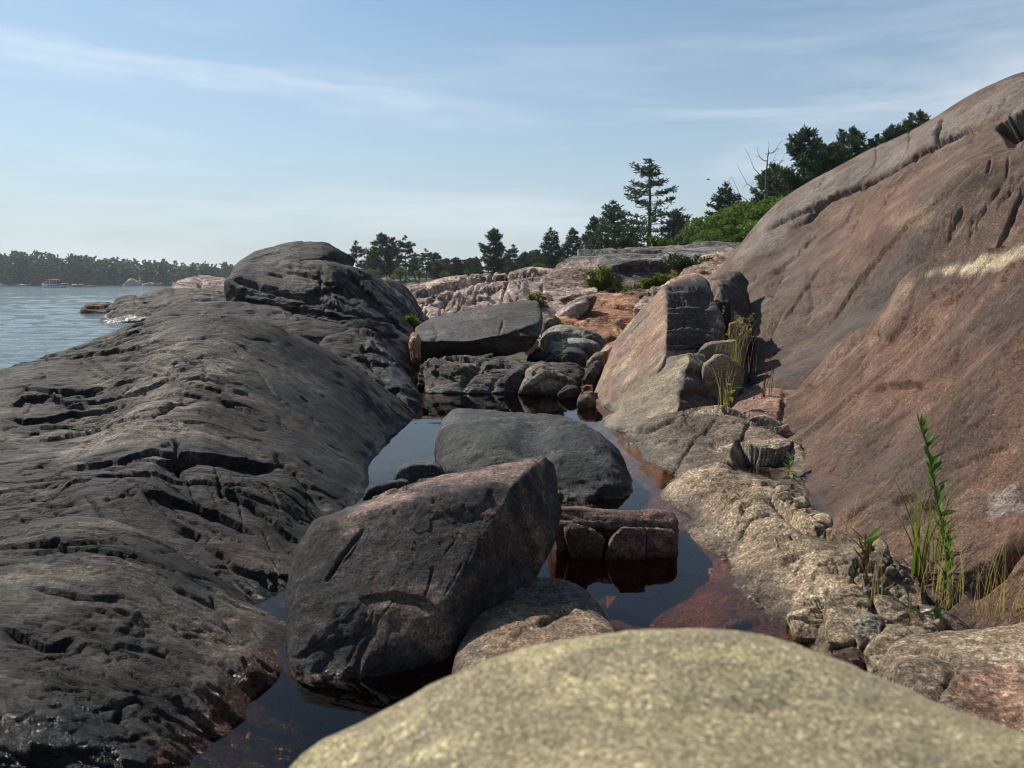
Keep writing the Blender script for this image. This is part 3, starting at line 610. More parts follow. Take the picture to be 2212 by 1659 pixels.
field("granite_slope", "huge smooth pinkish brown granite slope rising to the upper right corner",
    [('q', 1590, 560, 10), ('q', 1600, 525, 10.8), ('q', 1640, 475, 10.8), ('q', 1700, 420, 10.5), ('q', 1760, 388, 10.2), ('q', 1850, 344, 9.8), ('q', 1930, 308, 9.5), ('q', 2010, 258, 9.2), ('q', 2080, 212, 8.9), ('q', 2130, 188, 8.7), ('q', 2212, 160, 8.4), ('q', 2450, 110, 8.2),
     ('q', 1700, 800, 6.0), ('q', 1625, 690, 8), ('q', 1750, 700, 7.2), ('q', 1850, 600, 7.2), ('q', 1700, 600, 8.5), ('q', 1900, 500, 7.3), ('q', 2000, 500, 6.6), ('q', 2000, 400, 7.6), ('q', 2212, 400, 6.2), ('q', 2100, 300, 7.9), ('q', 2212, 250, 7.5),
     ('q', 1950, 610, 6.6), ('q', 2100, 530, 6.2), ('q', 2212, 500, 5.9), ('q', 1800, 750, 6.3), ('q', 1880, 690, 6.5), ('w', 2.75, 5.3, .35), ('w', 3.2, 5.0, .5), ('w', 3.7, 4.6, .65), ('q', 1640, 840, 5.6), ('q', 1800, 480, 9.0),
     ('w', 4, 13, 1.2), ('w', 5, 12.5, 2.1), ('w', 6, 11.5, 2.6), ('w', 6.5, 10.3, 3.0), ('w', 3, 12.5, .6), ('w', 8.5, 9, 3.2), ('w', 8, 14, 2.0), ('w', 8, 4, 2.4), ('w', 6, 4, 1.6), ('w', 4.5, 3.2, .8), ('w', 1.8, 6.2, .05), ('w', 1.85, 7, .1), ('w', 2.05, 8.5, .25), ('w', 2.2, 10, .5), ('w', 2.0, 5, .0), ('w', 2.3, 4, -.1)],
    (0.22, 0.80, 4.2, 14), (390, 540), M_RED, [(0.108, 0.065, 0.045), (0.078, 0.053, 0.041), (0.135, 0.089, 0.062)], style(L=2.2, bulk=0.022, fiss=0.008, fs=4.0, ft=.4, ledge=0.008, per=.9, chip=0.002, fac=.022, fa=(1.6, .35, .35), seed=41, gate=.1, fol=(.45, .85, .25)),
    cuts=CUT_O + cracks_in([(1600, 600), (1720, 420), (2000, 290), (2212, 200), (2212, 520), (1960, 600), (1780, 720), (1640, 820)], 60, -52, 5, (40, 170), (2.4, 3.4), (.008, .028), .3, True), colL=2.0, c=0.3,
    paint=[([(1850, 470), (1900, 410), (1960, 430), (1990, 470), (1900, 540), (1810, 600), (1700, 700), (1760, 600)], (0.135, 0.068, 0.050), 30, .7), ([(1900, 460), (2030, 430), (2010, 490), (1930, 490)], (0.165, 0.112, 0.070), 16, .75),
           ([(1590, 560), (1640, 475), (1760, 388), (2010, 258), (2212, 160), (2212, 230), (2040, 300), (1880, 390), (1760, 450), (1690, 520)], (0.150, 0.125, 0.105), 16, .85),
           ([(2030, 460), (2010, 510), (1900, 650), (1820, 690), (1900, 590)], (0.070, 0.053, 0.045), 22, .6), ([(1640, 850), (1680, 770), (1790, 690), (1900, 600), (1960, 600), (1960, 600), (1890, 710), (1755, 815), (1700, 860)], (0.068, 0.053, 0.046), 45, .85), ([(1640, 830), (1620, 700), (1720, 560), (1800, 560), (1760, 640), (1720, 760)], (0.095, 0.070, 0.056), 40, .6), ([(2212, 300), (2050, 480), (2212, 560)], (0.165, 0.105, 0.072), 40, .5)])
CUT_P = [('step', [(2000, 830), (1960, 822), (1900, 828), (1870, 840)][::-1], 12, .05), ('crack', [(1985, 825), (1940, 860), (1885, 920)], 4, .025), ('crack', [(1893, 715), (1870, 745), (1852, 775)], 6, .06), ('step', [(2005, 640), (2050, 615), (2085, 604)], 9, .025),
         ('step', [(2025, 655), (2060, 640), (2075, 620)], 9, .03), ('crack', [(2060, 1010), (2110, 985), (2180, 960)], 4, .02), ('step', [(1925, 1075), (1960, 1070), (1975, 1060)], 10, .03), ('crack', [(2090, 1290), (2150, 1240), (2212, 1150)], 12, .09),
         ('crack', [(1830, 1120), (1870, 1090)], 4, .03), ('step', [(1980, 1090), (2010, 1080), (2040, 1090)], 14, .04), ('step', [(2110, 1060), (2150, 1080), (2212, 1075)], 10, .02), ('crack', [(2060, 760), (2110, 740), (2160, 740)], 3, .012),
         ('crack', [(2020, 880), (2060, 840), (2075, 700)], 3, .012), ('step', [(2160, 610), (2180, 570), (2195, 560)], 8, .03), ('step', [(1740, 850), (1800, 770), (1890, 702)], 10, .02)]
CREST_P = [(1755, 812, 5.3), (1800, 765, 5.2), (1845, 733, 5.05), (1890, 703, 4.9), (1920, 655, 4.8), (1950, 605, 4.7), (2020, 578, 4.5), (2110, 558, 4.1), (2212, 526, 3.7), (2400, 490, 3.5)]
_cp = np.array(CREST_P); _t = np.linspace(0, len(_cp) - 1, 41); CREST_P = [tuple(np.interp(t, np.arange(len(_cp)), _cp[:, k]) for k in range(3)) for t in _t]
DROP_P = [('w', *(Q(*q) * np.array([1.022, 1.022, 1]) - np.array([0, 0, -.004]))) for q in CREST_P] + [('w', *(Q(*q) * np.array([1.045, 1.045, 1]) - np.array([0, 0, .36]))) for q in CREST_P] + [('q', *q) for q in CREST_P]
field("granite_slope", "red-brown granite slope behind the tall leafy stem, with flaked scars and cracks",
    [('g', 1730, 1000, .05), ('q', 1725, 960, 4.2), ('q', 1840, 1140, 2.9), ('q', 2000, 1260, 2.3), ('q', 2150, 1340, 2.05), 
     ('q', 2212, 700, 3.0), ('q', 1850, 850, 4.2), ('q', 1900, 1000, 3.3), ('q', 2050, 850, 3.4), ('q', 2050, 700, 3.9), ('q', 2050, 1000, 2.8), ('q', 2100, 1150, 2.4), ('q', 2212, 1200, 2.1), ('q', 2212, 1000, 2.5), ('q', 2212, 850, 2.75), ('q', 1780, 900, 4.6), ('q', 1960, 750, 4.2), ('q', 2500, 900, 2.3), ('q', 2500, 700, 2.8),
     ('w', 2.15, 5.9, .0), ('w', 2.6, 5.7, .1), ('w', 3.2, 5.2, .3), ('w', 4.2, 4.3, .8), ('w', 4, 2.5, 1.2), ('w', 3, 1.5, .8), ('w', 1.6, 1.5, .2), ('w', 1.4, 5.2, -.1), ('w', 1.15, 4, -.15), ('w', 1.0, 3, -.2), ('w', 1.0, 2.2, -.15), ('w', 2.0, 6.4, -.1)] + DROP_P,
    (0.3, 1.15, 1.6, 6.2), (420, 400), M_RED, [(0.092, 0.051, 0.035), (0.060, 0.039, 0.030), (0.130, 0.075, 0.048)], style(L=1.0, bulk=0.012, fiss=0.005, fs=5.0, ft=.6, ledge=0.004, per=.4, chip=0.002, fac=.018, fa=(2, .6, .6), seed=51, gate=.1, fol=(.5, .8, .2)),
    cuts=CUT_P + cracks_in([(1760, 850), (1960, 630), (2212, 570), (2212, 1300), (2100, 1280), (1850, 1120), (1740, 960)], 90, -40, 6, (25, 110), (2.0, 3.0), (.004, .016), .4, True) + cracks_in([(1800, 950), (2000, 760), (2212, 750), (2212, 1250), (1900, 1120)], 40, -8, 16, (20, 70), (2.0, 3.0), (.005, .018), .6), c=0.05,
    paint=[([(1975, 600), (2023, 578), (2119, 562), (2212, 520), (2700, 450), (2700, 500), (2212, 552), (2120, 585), (2040, 590)], (0.40, 0.335, 0.22), 8, .95), ([(1755, 812), (1800, 765), (1890, 703), (1950, 605), (1985, 598), (1962, 630), (1905, 715), (1812, 778), (1762, 830)], (0.22, 0.145, 0.105), 7, .8), ([(1740, 950), (1900, 880), (2050, 1000), (2080, 1150), (1900, 1150)], (0.065, 0.046, 0.037), 60, .6),  # both pale crest bands paint the lit rim into the colour
           ([(1800, 780), (1960, 640), (2100, 640), (2080, 760), (1900, 900)], (0.125, 0.069, 0.049), 50, .6), ([(2130, 1060), (2200, 1040), (2212, 1100), (2140, 1110)], (0.27, 0.24, 0.22), 14, .7)])

# ------------------------------------------------------------------ right ridge along the pool
ST_R = style(fac=.034, fa=(1.4, .8, .8), L=0.5, bulk=0.010, fiss=0.006, fs=4.5, ft=1.0, ledge=0.004, per=.14, chip=0.003, calm=[([(1310, 905), (1450, 900), (1540, 950), (1500, 1040), (1430, 1050)], .7, 22)], seed=61, gate=-.05)
def onp(abc, uv): return [('w', *on_plane(u, v, *abc)) for u, v in uv]
L1A = (G(1278, 862), Q(1436, 614, 7.4), Q(1430, 772, 6.0)); L3A = (G(1302, 918), Q(1485, 764, 5.85), Q(1462, 893, 4.95))
rock("tilted_block", "tall tilted block with smooth pinkish left face and dark cross-banded end",
    onp(L1A, [(1278, 862), (1305, 915), (1330, 735), (1395, 660), (1436, 614), (1442, 690), (1436, 768), (1400, 860)]) + [('q', 1500, 590, 8.0), ('q', 1526, 600, 7.9), ('q', 1536, 660, 7.6), ('q', 1558, 690, 7.3), ('q', 1558, 752, 6.8),
     ('w', .62, 6.6, -.3), ('w', .72, 5.6, -.3), ('w', 2.0, 8.6, .2), ('w', 1.2, 8.4, .1), ('w', 1.75, 6.6, .0), ('w', 1.3, 5.8, -.2)],
    90, M_RED, [(0.235, 0.14, 0.098), (0.17, 0.13, 0.10), (0.30, 0.21, 0.14)], style(L=0.9, bulk=0.010, fiss=0.006, fs=6, ft=.7, chip=.003, fac=.012, fa=(5, 1, 1), seed=62, gate=.1), pw=60,
    cuts=[('step', [(1434 + (k * 13) % 9, 626 + 11 * k), (1470 + (k * 7) % 17, 620 + 11 * k + (k * 5) % 7), (1505 + (k * 11) % 13, 622 + 11.5 * k - (k * 3) % 6), (1535 + (k * 17) % 23, 634 + 11 * k)], 3 + (k * 7) % 4, .05 + .012 * ((k * 5) % 4)) for k in range(12)] + [('crack', [(1305, 830), (1340, 770), (1350, 760)], 3, .02), ('crack', [(1340, 850), (1400, 800), (1435, 770)], 3, .02)],
    paint=[([(1436, 615), (1530, 590), (1565, 700), (1565, 760), (1440, 760)], (0.075, 0.066, 0.062), 5, .9), ([(1300, 905), (1330, 830), (1400, 790), (1430, 770), (1400, 905)], (0.17, 0.14, 0.10), 20, .7)])  # cross-banded end painted darker to carry its shade
rock("tilted_block", "lower greenish grey block below the cross-banded block, its broken end in shade",
    onp(L3A, [(1302, 918), (1390, 930), (1412, 800), (1440, 772), (1485, 764), (1474, 820), (1462, 893)]) + [('q', 1520, 762, 6.2), ('q', 1540, 790, 6.0), ('q', 1548, 880, 5.5), ('w', .68, 5.2, -.3), ('w', 1.3, 5.1, -.2), ('w', 1.7, 6.6, .1)],
    64, M_RED, [(0.20, 0.165, 0.115), (0.155, 0.13, 0.10), (0.27, 0.22, 0.15)], style(L=0.6, bulk=0.015, fiss=0.005, chip=.003, fac=.012, seed=63), pw=60,
    cuts=[('step', [(1470, 800), (1510, 795), (1545, 810)], 10, .05), ('step', [(1460, 850), (1500, 840), (1545, 850)], 10, .05)], paint=[([(1468, 790), (1550, 780), (1560, 900), (1462, 900)], (0.07, 0.062, 0.058), 5, .8)])  # shade of the broken end painted into the colour
rock("dark_block", "dark angular block leaning against the foot of the smooth slope",
    [('q', 1532, 602, 8.4), ('q', 1562, 588, 8.7), ('q', 1600, 590, 8.7), ('q', 1616, 612, 8.6), ('q', 1612, 660, 8.1), ('q', 1580, 700, 7.7), ('q', 1538, 665, 7.9), ('q', 1556, 625, 7.9), ('w', 2.1, 8.8, .1), ('w', 2.7, 8.8, .2), ('w', 2.4, 7.6, .1), ('w', 2, 8, .1)],
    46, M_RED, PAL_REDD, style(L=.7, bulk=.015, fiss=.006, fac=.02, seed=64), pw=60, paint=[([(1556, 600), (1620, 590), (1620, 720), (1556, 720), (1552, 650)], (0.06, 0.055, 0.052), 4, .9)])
SMALL = [("broken_block", "small dark block wedged under the leaning angular block", [(1548, 655), (1575, 650), (1580, 690), (1550, 700)], 7.4, .25, 'd', 65),
         ("broken_block", "grey flat-topped stone at the foot of the dry grass tuft", [(1490, 775), (1530, 742), (1590, 735), (1600, 770), (1540, 790)], 6.3, .4, 'r', 66),
         ("broken_block", "thin pinkish slab leaning by the yellow-leaved weed", [(1522, 790), (1555, 768), (1608, 800), (1600, 845), (1560, 880), (1520, 880)], 5.6, .3, 'r', 67),
         ("broken_block", "dark broken stone between the dry grass and the slope", [(1595, 690), (1625, 690), (1630, 730), (1600, 745)], 7.2, .3, 'd', 68),
         ("broken_block", "brown knob of rock behind the dry grass tuft", [(1575, 700), (1600, 692), (1618, 720), (1600, 745), (1575, 740)], 6.8, .25, 'q', 69),
         ("broken_block", "flat grey ledge stone at the foot of the slope crack", [(1608, 845), (1650, 850), (1690, 858), (1700, 870), (1620, 875)], 5.5, .25, 'r', 70)]
for nm, lb, ol, y, th, kd, sd in SMALL:
    pts = [('q', u, v, y) for u, v in ol] + [('q', U0 + (u - U0) * 1.0, v, y + th) for u, v in ol] + [('w', *(Q(u, v, y + th * .5) * np.array([1, 1, 0]) + np.array([0, 0, 0.0]))) for u, v in ol[-2:]]
    rock(nm, lb, pts, 30, M_RED, {'d': PAL_DARK2, 'r': PAL_RIDGE, 'q': PAL_REDD}[kd], style(L=.35, bulk=.015, fiss=.008, chip=.006, seed=sd), pw=20)
rock("red_rock", "reddish fractured rock at the foot of the slope behind the ridge",
    [('q', 1603, 850, 5.6), ('q', 1640, 836, 5.7), ('q', 1700, 822, 5.8), ('q', 1752, 812, 6.0), ('q', 1748, 870, 5.2), ('q', 1722, 930, 4.8), ('q', 1600, 905, 5.0), ('q', 1690, 945, 4.7), ('q', 1690, 860, 5.1), ('w', 1.5, 4.8, -.1), ('w', 2.1, 6, .0), ('w', 1.6, 6, .0)],
    52, M_RED, PAL_RED, style(L=.6, bulk=.02, fiss=.012, fs=6, seed=71, fol=(.6, .7, .2)), pw=24, cuts=[('step', [(1690, 830), (1685, 880), (1675, 930)][::-1], 14, .03)])
field("ridge_rock", "grey-brown ridge rock sloping into the pool beside the dark rounded boulder",
    [('g', 1300, 905), ('g', 1340, 945), ('g', 1390, 995), ('g', 1440, 1045), ('q', 1400, 935, 4.75), ('q', 1480, 890, 4.9), ('q', 1540, 886, 4.8), ('q', 1605, 905, 4.6), ('q', 1660, 925, 4.45), ('q', 1712, 955, 4.2), ('q', 1500, 940, 4.5), ('q', 1500, 990, 4.05), ('q', 1590, 950, 4.3), ('q', 1470, 1030, 3.85), ('q', 1560, 1005, 3.75), ('q', 1640, 1010, 3.8),
     ('w', .5, 5.8, -.25), ('w', .55, 5, -.25), ('w', .55, 4, -.25), ('w', 1.62, 4.0, .02), ('w', 1.5, 3.8, -.02), ('w', 1.72, 4.5, .0), ('w', 1.6, 5.3, .05), ('w', 1.3, 5.5, .05), ('w', 1.0, 5.6, .1), ('w', .9, 3.4, .0), ('w', 1.25, 3.5, .03)],
    (0.09, 0.42, 3.3, 5.9), (190, 270), M_BUFF, PAL_RIDGE, ST_R, c=0.06,
    cuts=[('step', [(1590, 948), (1630, 965), (1680, 975), (1715, 960)], 30, .13), ('crack', [(1555, 900), (1500, 950), (1440, 1040)], 3, .02), ('crack', [(1330, 915), (1400, 930), (1470, 900)], 4, .04), ('step', [(1530, 950), (1580, 985), (1640, 1010)], 12, .03), ('crack', [(1475, 900), (1500, 925), (1555, 945)], 4, .02)],
    paint=[([(1600, 955), (1715, 960), (1712, 1040), (1640, 1020)], (0.09, 0.08, 0.072), 8, .6), ([(1300, 905), (1420, 900), (1440, 960), (1420, 1030)], (0.145, 0.125, 0.10), 25, .7)])
RPAL = [(0.27, 0.205, 0.135), (0.185, 0.138, 0.098), (0.39, 0.315, 0.215)]
field("ridge_rock", "sunlit buff ridge running down to the pool, cracked and crumbling along its crest",
    [('g', 1440, 1047), ('g', 1500, 1120), ('g', 1570, 1205), ('g', 1640, 1292), ('g', 1700, 1345), ('g', 1760, 1400), ('q', 1480, 1022, 3.6), ('q', 1560, 1012, 3.5), ('q', 1640, 1042, 3.15), ('q', 1700, 1082, 2.9), ('q', 1760, 1125, 2.68), ('q', 1830, 1165, 2.5), ('q', 1900, 1195, 2.38), ('q', 1945, 1235, 2.25),
     ('q', 1600, 1130, 2.85), ('q', 1700, 1190, 2.5), ('q', 1750, 1280, 2.25), ('q', 1850, 1260, 2.2), ('q', 1800, 1330, 2.08), ('q', 1900, 1340, 2.02), ('q', 1980, 1360, 1.95), ('q', 1880, 1420, 1.85),
     ('w', .64, 3.7, -.06), ('w', .64, 3, -.06), ('w', .62, 2.4, -.06), ('w', .58, 2.1, -.08), ('w', .70, 1.95, -.06), ('w', .40, 3.7, -.3), ('w', .40, 3, -.3), ('w', .36, 2.3, -.26), ('w', .4, 1.9, -.26), ('w', .75, 1.6, -.25), ('w', 1.3, 2.9, .0), ('w', 1.32, 2.5, .0), ('w', 1.3, 2.2, .0), ('w', 1.35, 3.4, .0), ('w', 1.25, 3.8, .0), ('w', .8, 4.1, .05), ('w', 1.2, 1.7, -.05)],
    (0.13, 0.66, 1.55, 3.85), (310, 310), M_BUFF, RPAL, style(L=0.42, bulk=0.008, fiss=0.006, fs=4, ft=1.0, ledge=0.004, per=.13, chip=0.003, fac=.034, fa=(1.3, .8, .8), seed=72, gate=-.05, calm=[([(1440, 1040), (1500, 1060), (1620, 1150), (1720, 1230), (1780, 1300), (1700, 1360), (1440, 1060)], .8, 22)]), c=0.06,
    cuts=[('step', [(1640, 1045), (1700, 1090), (1780, 1150), (1850, 1180)], 16, .035), ('crack', [(1600, 1130), (1660, 1110), (1720, 1120)], 4, .02), ('step', [(1660, 1060), (1740, 1130), (1800, 1140)], 10, .03), ('step', [(1720, 1300), (1780, 1290), (1840, 1270), (1880, 1250)], 16, .04),
          ('crack', [(1700, 1345), (1760, 1310), (1850, 1300)], 5, .03), ('crack', [(1790, 1270), (1780, 1310), (1790, 1350)], 5, .03), ('crack', [(1500, 1040), (1560, 1060), (1620, 1075)], 4, .015), ('crack', [(1530, 1110), (1560, 1080), (1580, 1050)], 3, .015), ('crack', [(1590, 1170), (1620, 1120), (1680, 1100)], 3, .018)] + cracks_in([(1480, 1030), (1640, 1050), (1900, 1200), (1960, 1300), (1880, 1400), (1740, 1330), (1560, 1150)], 36, -28, 7, (30, 110), (2.0, 3.0), (.004, .014), .45),
    paint=[([(1450, 1045), (1600, 1030), (1600, 1060), (1520, 1110)], (0.24, 0.155, 0.11), 25, .6), ([(1440, 1050), (1520, 1090), (1660, 1270), (1700, 1330), (1650, 1300)], (0.18, 0.15, 0.115), 20, .6)])
ROCKS_R = [  # outline, near distance, depth back, palette, label
    ([(1840, 1205), (1880, 1192), (1945, 1200), (1985, 1245), (1995, 1300), (1930, 1315), (1865, 1312), (1845, 1260)], 2.22, .35, 'wedge', "dark-sided wedge of rock on the ridge beside the grass clump"),
    ([(1612, 905), (1650, 898), (1690, 915), (1700, 935), (1660, 945), (1620, 935)], 4.7, .2, 'ridge', "pair-topped small stone lying on the ridge below the red rock"),
    ([(1672, 925), (1700, 918), (1712, 940), (1690, 952)], 4.5, .12, 'red', "small rounded stone at the end of the ridge below the red rock"),
    ([(1785, 1310), (1800, 1280), (1850, 1268), (1880, 1290), (1870, 1350), (1830, 1395), (1790, 1380)], 1.98, .22, 'ridge', "angular buff stone with a red foot standing in the pool's corner"),
    ([(1838, 1345), (1870, 1325), (1905, 1345), (1900, 1385), (1860, 1395)], 1.88, .15, 'grey', "rounded grey stone resting in the rubble at the pool's corner"),
    ([(1870, 1400), (1920, 1355), (2000, 1365), (2010, 1390), (1960, 1440), (1890, 1445)], 1.76, .2, 'ridge', "broad buff stone in front of the rubble, wet along its base"),
    ([(1890, 1290), (1950, 1300), (2010, 1345), (2030, 1370), (1960, 1360), (1900, 1330)], 1.98, .2, 'ridge', "long flat grey-green stone behind the rubble"),
    ([(1985, 1300), (2060, 1330), (2100, 1365), (2050, 1375), (1990, 1360)], 2.0, .25, 'grey', "flat grey slab lying in the gully below the tall leafy stem"),
    ([(1860, 1240), (1895, 1245), (1900, 1275), (1865, 1285)], 2.1, .1, 'grey', "small smooth grey stone at the foot of the reddish seedling"),
    ([(1795, 1405), (1850, 1400), (1880, 1430), (1850, 1460), (1800, 1440)], 1.78, .15, 'wetred', "wet red-brown stone awash at the pool's edge"),
    ([(1700, 1330), (1760, 1310), (1790, 1345), (1770, 1380), (1720, 1375)], 2.05, .15, 'ridge', "crumbly buff lump at the waterline end of the sunlit ridge")]
for i, (ol, y, dp, kd, lb) in enumerate(ROCKS_R):
    pal = {'wedge': [(0.21, 0.13, 0.095), (0.16, 0.11, 0.085), (0.28, 0.2, 0.15)], 'ridge': RPAL, 'grey': [(0.155, 0.130, 0.105), (0.12, 0.10, 0.082), (0.21, 0.18, 0.145)], 'red': PAL_RED, 'wetred': PAL_REDD}[kd]
    c0 = np.mean(np.array(ol), 0)
    pts = [('q', u, v, y + dp * (0.15 + 0.5 * (c0[1] - v) / 60)) for u, v in ol] + [('q', c0[0] + (u - c0[0]) * .9, v, y + dp) for u, v in ol if v < c0[1] + 10]
    b = [Q(u, v, y + dp * .4) for u, v in ol]; pts += [('w', q[0], q[1], q[2] - .10) for q in b if q[2] < np.mean([r[2] for r in b])]
    rock("ridge_stone", lb, pts, 40, M_BUFF, pal, style(L=.25, bulk=.010, fiss=.006, chip=.004, ledge=.004, per=.06, seed=80 + i), pw=16, wets=[([(0, 1380), (3000, 1380), (3000, 2000), (0, 2000)], 10)] if kd == 'wetred' else (), group="stones along the right ridge")
rock("corner_rock", "sunlit buff and pink rock filling the bottom right corner",
    [('q', 1925, 1395, 1.75), ('q', 1990, 1368, 1.82), ('q', 2100, 1357, 1.85), ('q', 2240, 1342, 1.88), ('q', 2350, 1420, 1.6), ('q', 2350, 1650, 1.3), ('q', 2100, 1600, 1.38), ('q', 1950, 1480, 1.55), ('w', .75, 1.7, -.2), ('w', .8, 1.3, -.2), ('w', 1.5, 1.3, -.1), ('w', 1.5, 2.0, -.1), ('w', .85, 2.0, -.2)],
    100, M_BUFF, RPAL, style(L=.5, bulk=.02, fiss=.008, chip=.005, ledge=.006, per=.12, seed=95, fol=(.8, .3, .3)), pw=24,
    paint=[([(2060, 1480), (2140, 1440), (2230, 1470), (2230, 1600), (2100, 1580)], (0.26, 0.13, 0.09), 25, .6)], cuts=[('crack', [(1990, 1560), (2030, 1500), (2060, 1450)], 5, .015), ('step', [(1930, 1400), (2000, 1400), (2060, 1430), (2080, 1520)], 12, .012)])

# ------------------------------------------------------------------ boulders in the pool
SA = (Q(648, 1462, 1.85), Q(690, 1126, 2.22), Q(1105, 1050, 2.30))
rock("boulder", "big angular dark boulder with pink sunlit upper edge in the middle of the pool",
    [('w', *on_plane(u, v, *SA)) for u, v in [(640, 1450), (648, 1200), (690, 1126), (740, 1120), (930, 1066), (1108, 1048), (1060, 1160), (1005, 1282), (960, 1330), (760, 1440)]] + [('w', *(on_plane(860, 1215, *SA) - np.array([0, .055, 0]))), ('w', *(on_plane(720, 1330, *SA) - np.array([0, .03, 0]))), ('w', *(on_plane(960, 1290, *SA) - np.array([0, .04, 0])))] +
    [('q', 614, 1420, 1.98), ('q', 636, 1478, 1.87), ('q', 700, 1507, 1.82), ('q', 760, 1500, 1.83), ('q', 850, 1455, 1.88), ('q', 940, 1400, 1.97), ('q', 968, 1345, 2.02), ('q', 618, 1300, 2.1), ('q', 632, 1185, 2.2), ('q', 676, 1120, 2.28), ('q', 1130, 1000, 2.5), ('q', 1180, 982, 2.62), ('q', 1202, 1008, 2.66), ('q', 1213, 1110, 2.58), ('q', 1196, 1172, 2.42), ('q', 1100, 1240, 2.22), ('q', 795, 1088, 2.42), ('q', 720, 1108, 2.38), ('q', 900, 1040, 2.55),
     ('w', -.56, 1.95, -.25), ('w', -.35, 1.88, -.3), ('w', -.5, 2.35, -.3), ('w', -.05, 2.45, -.2), ('w', -.15, 2.0, -.25), ('w', .05, 2.75, .05)],
    150, M_BOULDER, PAL_S, style(L=0.5, bulk=0.010, fiss=0.004, fs=4, ft=1.2, chip=0.003, ledge=.0, fac=.010, fa=(1.6, 1.0, 1.0), seed=101, gate=.0, fol=(.7, .5, -.5)), pw=130,
    cuts=[('crack', [(700, 1260), (740, 1200), (790, 1140)], 3, .018), ('step', [(770, 1290), (850, 1275), (920, 1290), (970, 1335)], 14, .016), ('step', [(620, 1425), (690, 1385), (760, 1372), (800, 1335)], 9, .012)] + cracks_in([(650, 1200), (760, 1140), (1080, 1070), (1000, 1270), (850, 1440), (660, 1450)], 10, 120, 9, (60, 150), (1.6, 2.2), (.003, .006), .0),
    paint=[([(730, 1130), (800, 1075), (930, 1035), (1130, 995), (1190, 985), (1120, 1035), (930, 1060), (800, 1105), (770, 1150), (740, 1160)], (0.22, 0.145, 0.12), 8, .8), ([(840, 1300), (960, 1320), (960, 1380), (850, 1440), (780, 1400)], (0.15, 0.095, 0.062), 40, .6), ([(980, 1250), (1110, 1100), (1200, 1120), (1190, 1180), (1050, 1270)], (0.12, 0.078, 0.058), 40, .5)])  # sunlit top strip and warm lit patch below are painted into the colour
rock("boulder", "black rounded twin-topped boulder standing in the pool",
    [('q', 930, 1012, 4.05), ('q', 933, 912, 4.5), ('q', 962, 876, 4.75), ('q', 1040, 869, 4.85), ('q', 1120, 884, 4.75), ('q', 1230, 893, 4.5), ('q', 1280, 906, 4.45), ('q', 1330, 945, 4.25), ('q', 1366, 1000, 3.95), ('q', 1380, 1050, 3.7), ('q', 1376, 1098, 3.45), ('q', 1300, 1103, 3.4), ('q', 1200, 1095, 3.42), ('q', 1000, 1065, 3.6),
     ('q', 1300, 960, 3.75), ('q', 1000, 920, 4.1), ('q', 1150, 950, 3.8), ('w', -.4, 3.9, -.3), ('w', -.3, 3.6, -.3), ('w', .5, 3.4, -.3), ('w', .62, 3.6, -.3), ('w', .6, 4.4, -.3), ('w', -.3, 4.8, -.3)],
    110, M_BLACK, PAL_BLACK, style(L=0.6, bulk=0.03, fiss=0.004, chip=0.007, seed=102), pw=9,
    cuts=[('crack', [(1165, 895), (1150, 950), (1160, 1000)], 42, .05), ('step', [(1280, 1075), (1310, 1050), (1365, 1050)], 18, .03), ('crack', [(960, 960), (1010, 970), (1060, 990)], 20, .015)],
    wets=[([(1180, 1075), (1400, 1050), (1400, 1130), (1180, 1120)], 14)])
for i, (ol, y, dp, lb) in enumerate([([(850, 1035), (870, 1005), (910, 997), (950, 1005), (962, 1030), (900, 1045)], 3.65, .3, "low black rounded stone at the water beside the twin-topped boulder"),
                                     ([(785, 1072), (800, 1052), (840, 1040), (880, 1040), (860, 1062), (810, 1080)], 3.4, .25, "small black stone between the whaleback flank and the angular boulder")]):
    pts = [('q', u, v, y) for u, v in ol] + [('q', u, v + 3, y + dp) for u, v in ol[:4]] + [('w', *(Q(u, v, y + .1) - np.array([0, 0, .2]))) for u, v in ol]
    rock("pool_stone", lb, pts, 30, M_BLACK, PAL_BLACK, style(L=.3, bulk=.012, fiss=.003, chip=.004, seed=103 + i), pw=8)
UP = [(0.17, 0.105, 0.08), (0.13, 0.085, 0.066), (0.25, 0.17, 0.13)]; UST = dict(L=.3, bulk=.006, fiss=.003, chip=.003, fac=.012, fa=(2, 1.2, 1.2))
UL = [("layered_rock", [(1185, 1112), (1262, 1112), (1340, 1124), (1450, 1122), (1460, 1140), (1455, 1202), (1300, 1206), (1190, 1188)], 2.82, 3.12, 40), ("layer", [(1190, 1096), (1262, 1098), (1340, 1111), (1450, 1107), (1463, 1130), (1455, 1146), (1350, 1142), (1235, 1132), (1195, 1126)], 2.80, 3.1, 36), ("layer", [(1188, 1122), (1250, 1128), (1302, 1150), (1292, 1206), (1200, 1186)], 2.76, 3.0, 28),
      ("layer", [(1300, 1206), (1318, 1165), (1342, 1140), (1392, 1142), (1392, 1208)], 2.70, 2.95, 28), ("layer", [(1392, 1140), (1450, 1144), (1462, 1160), (1458, 1200), (1394, 1206)], 2.73, 2.97, 28), ("layer", [(1222, 1140), (1262, 1138), (1305, 1165), (1300, 1205), (1240, 1198)], 2.72, 2.9, 22)]
um = None
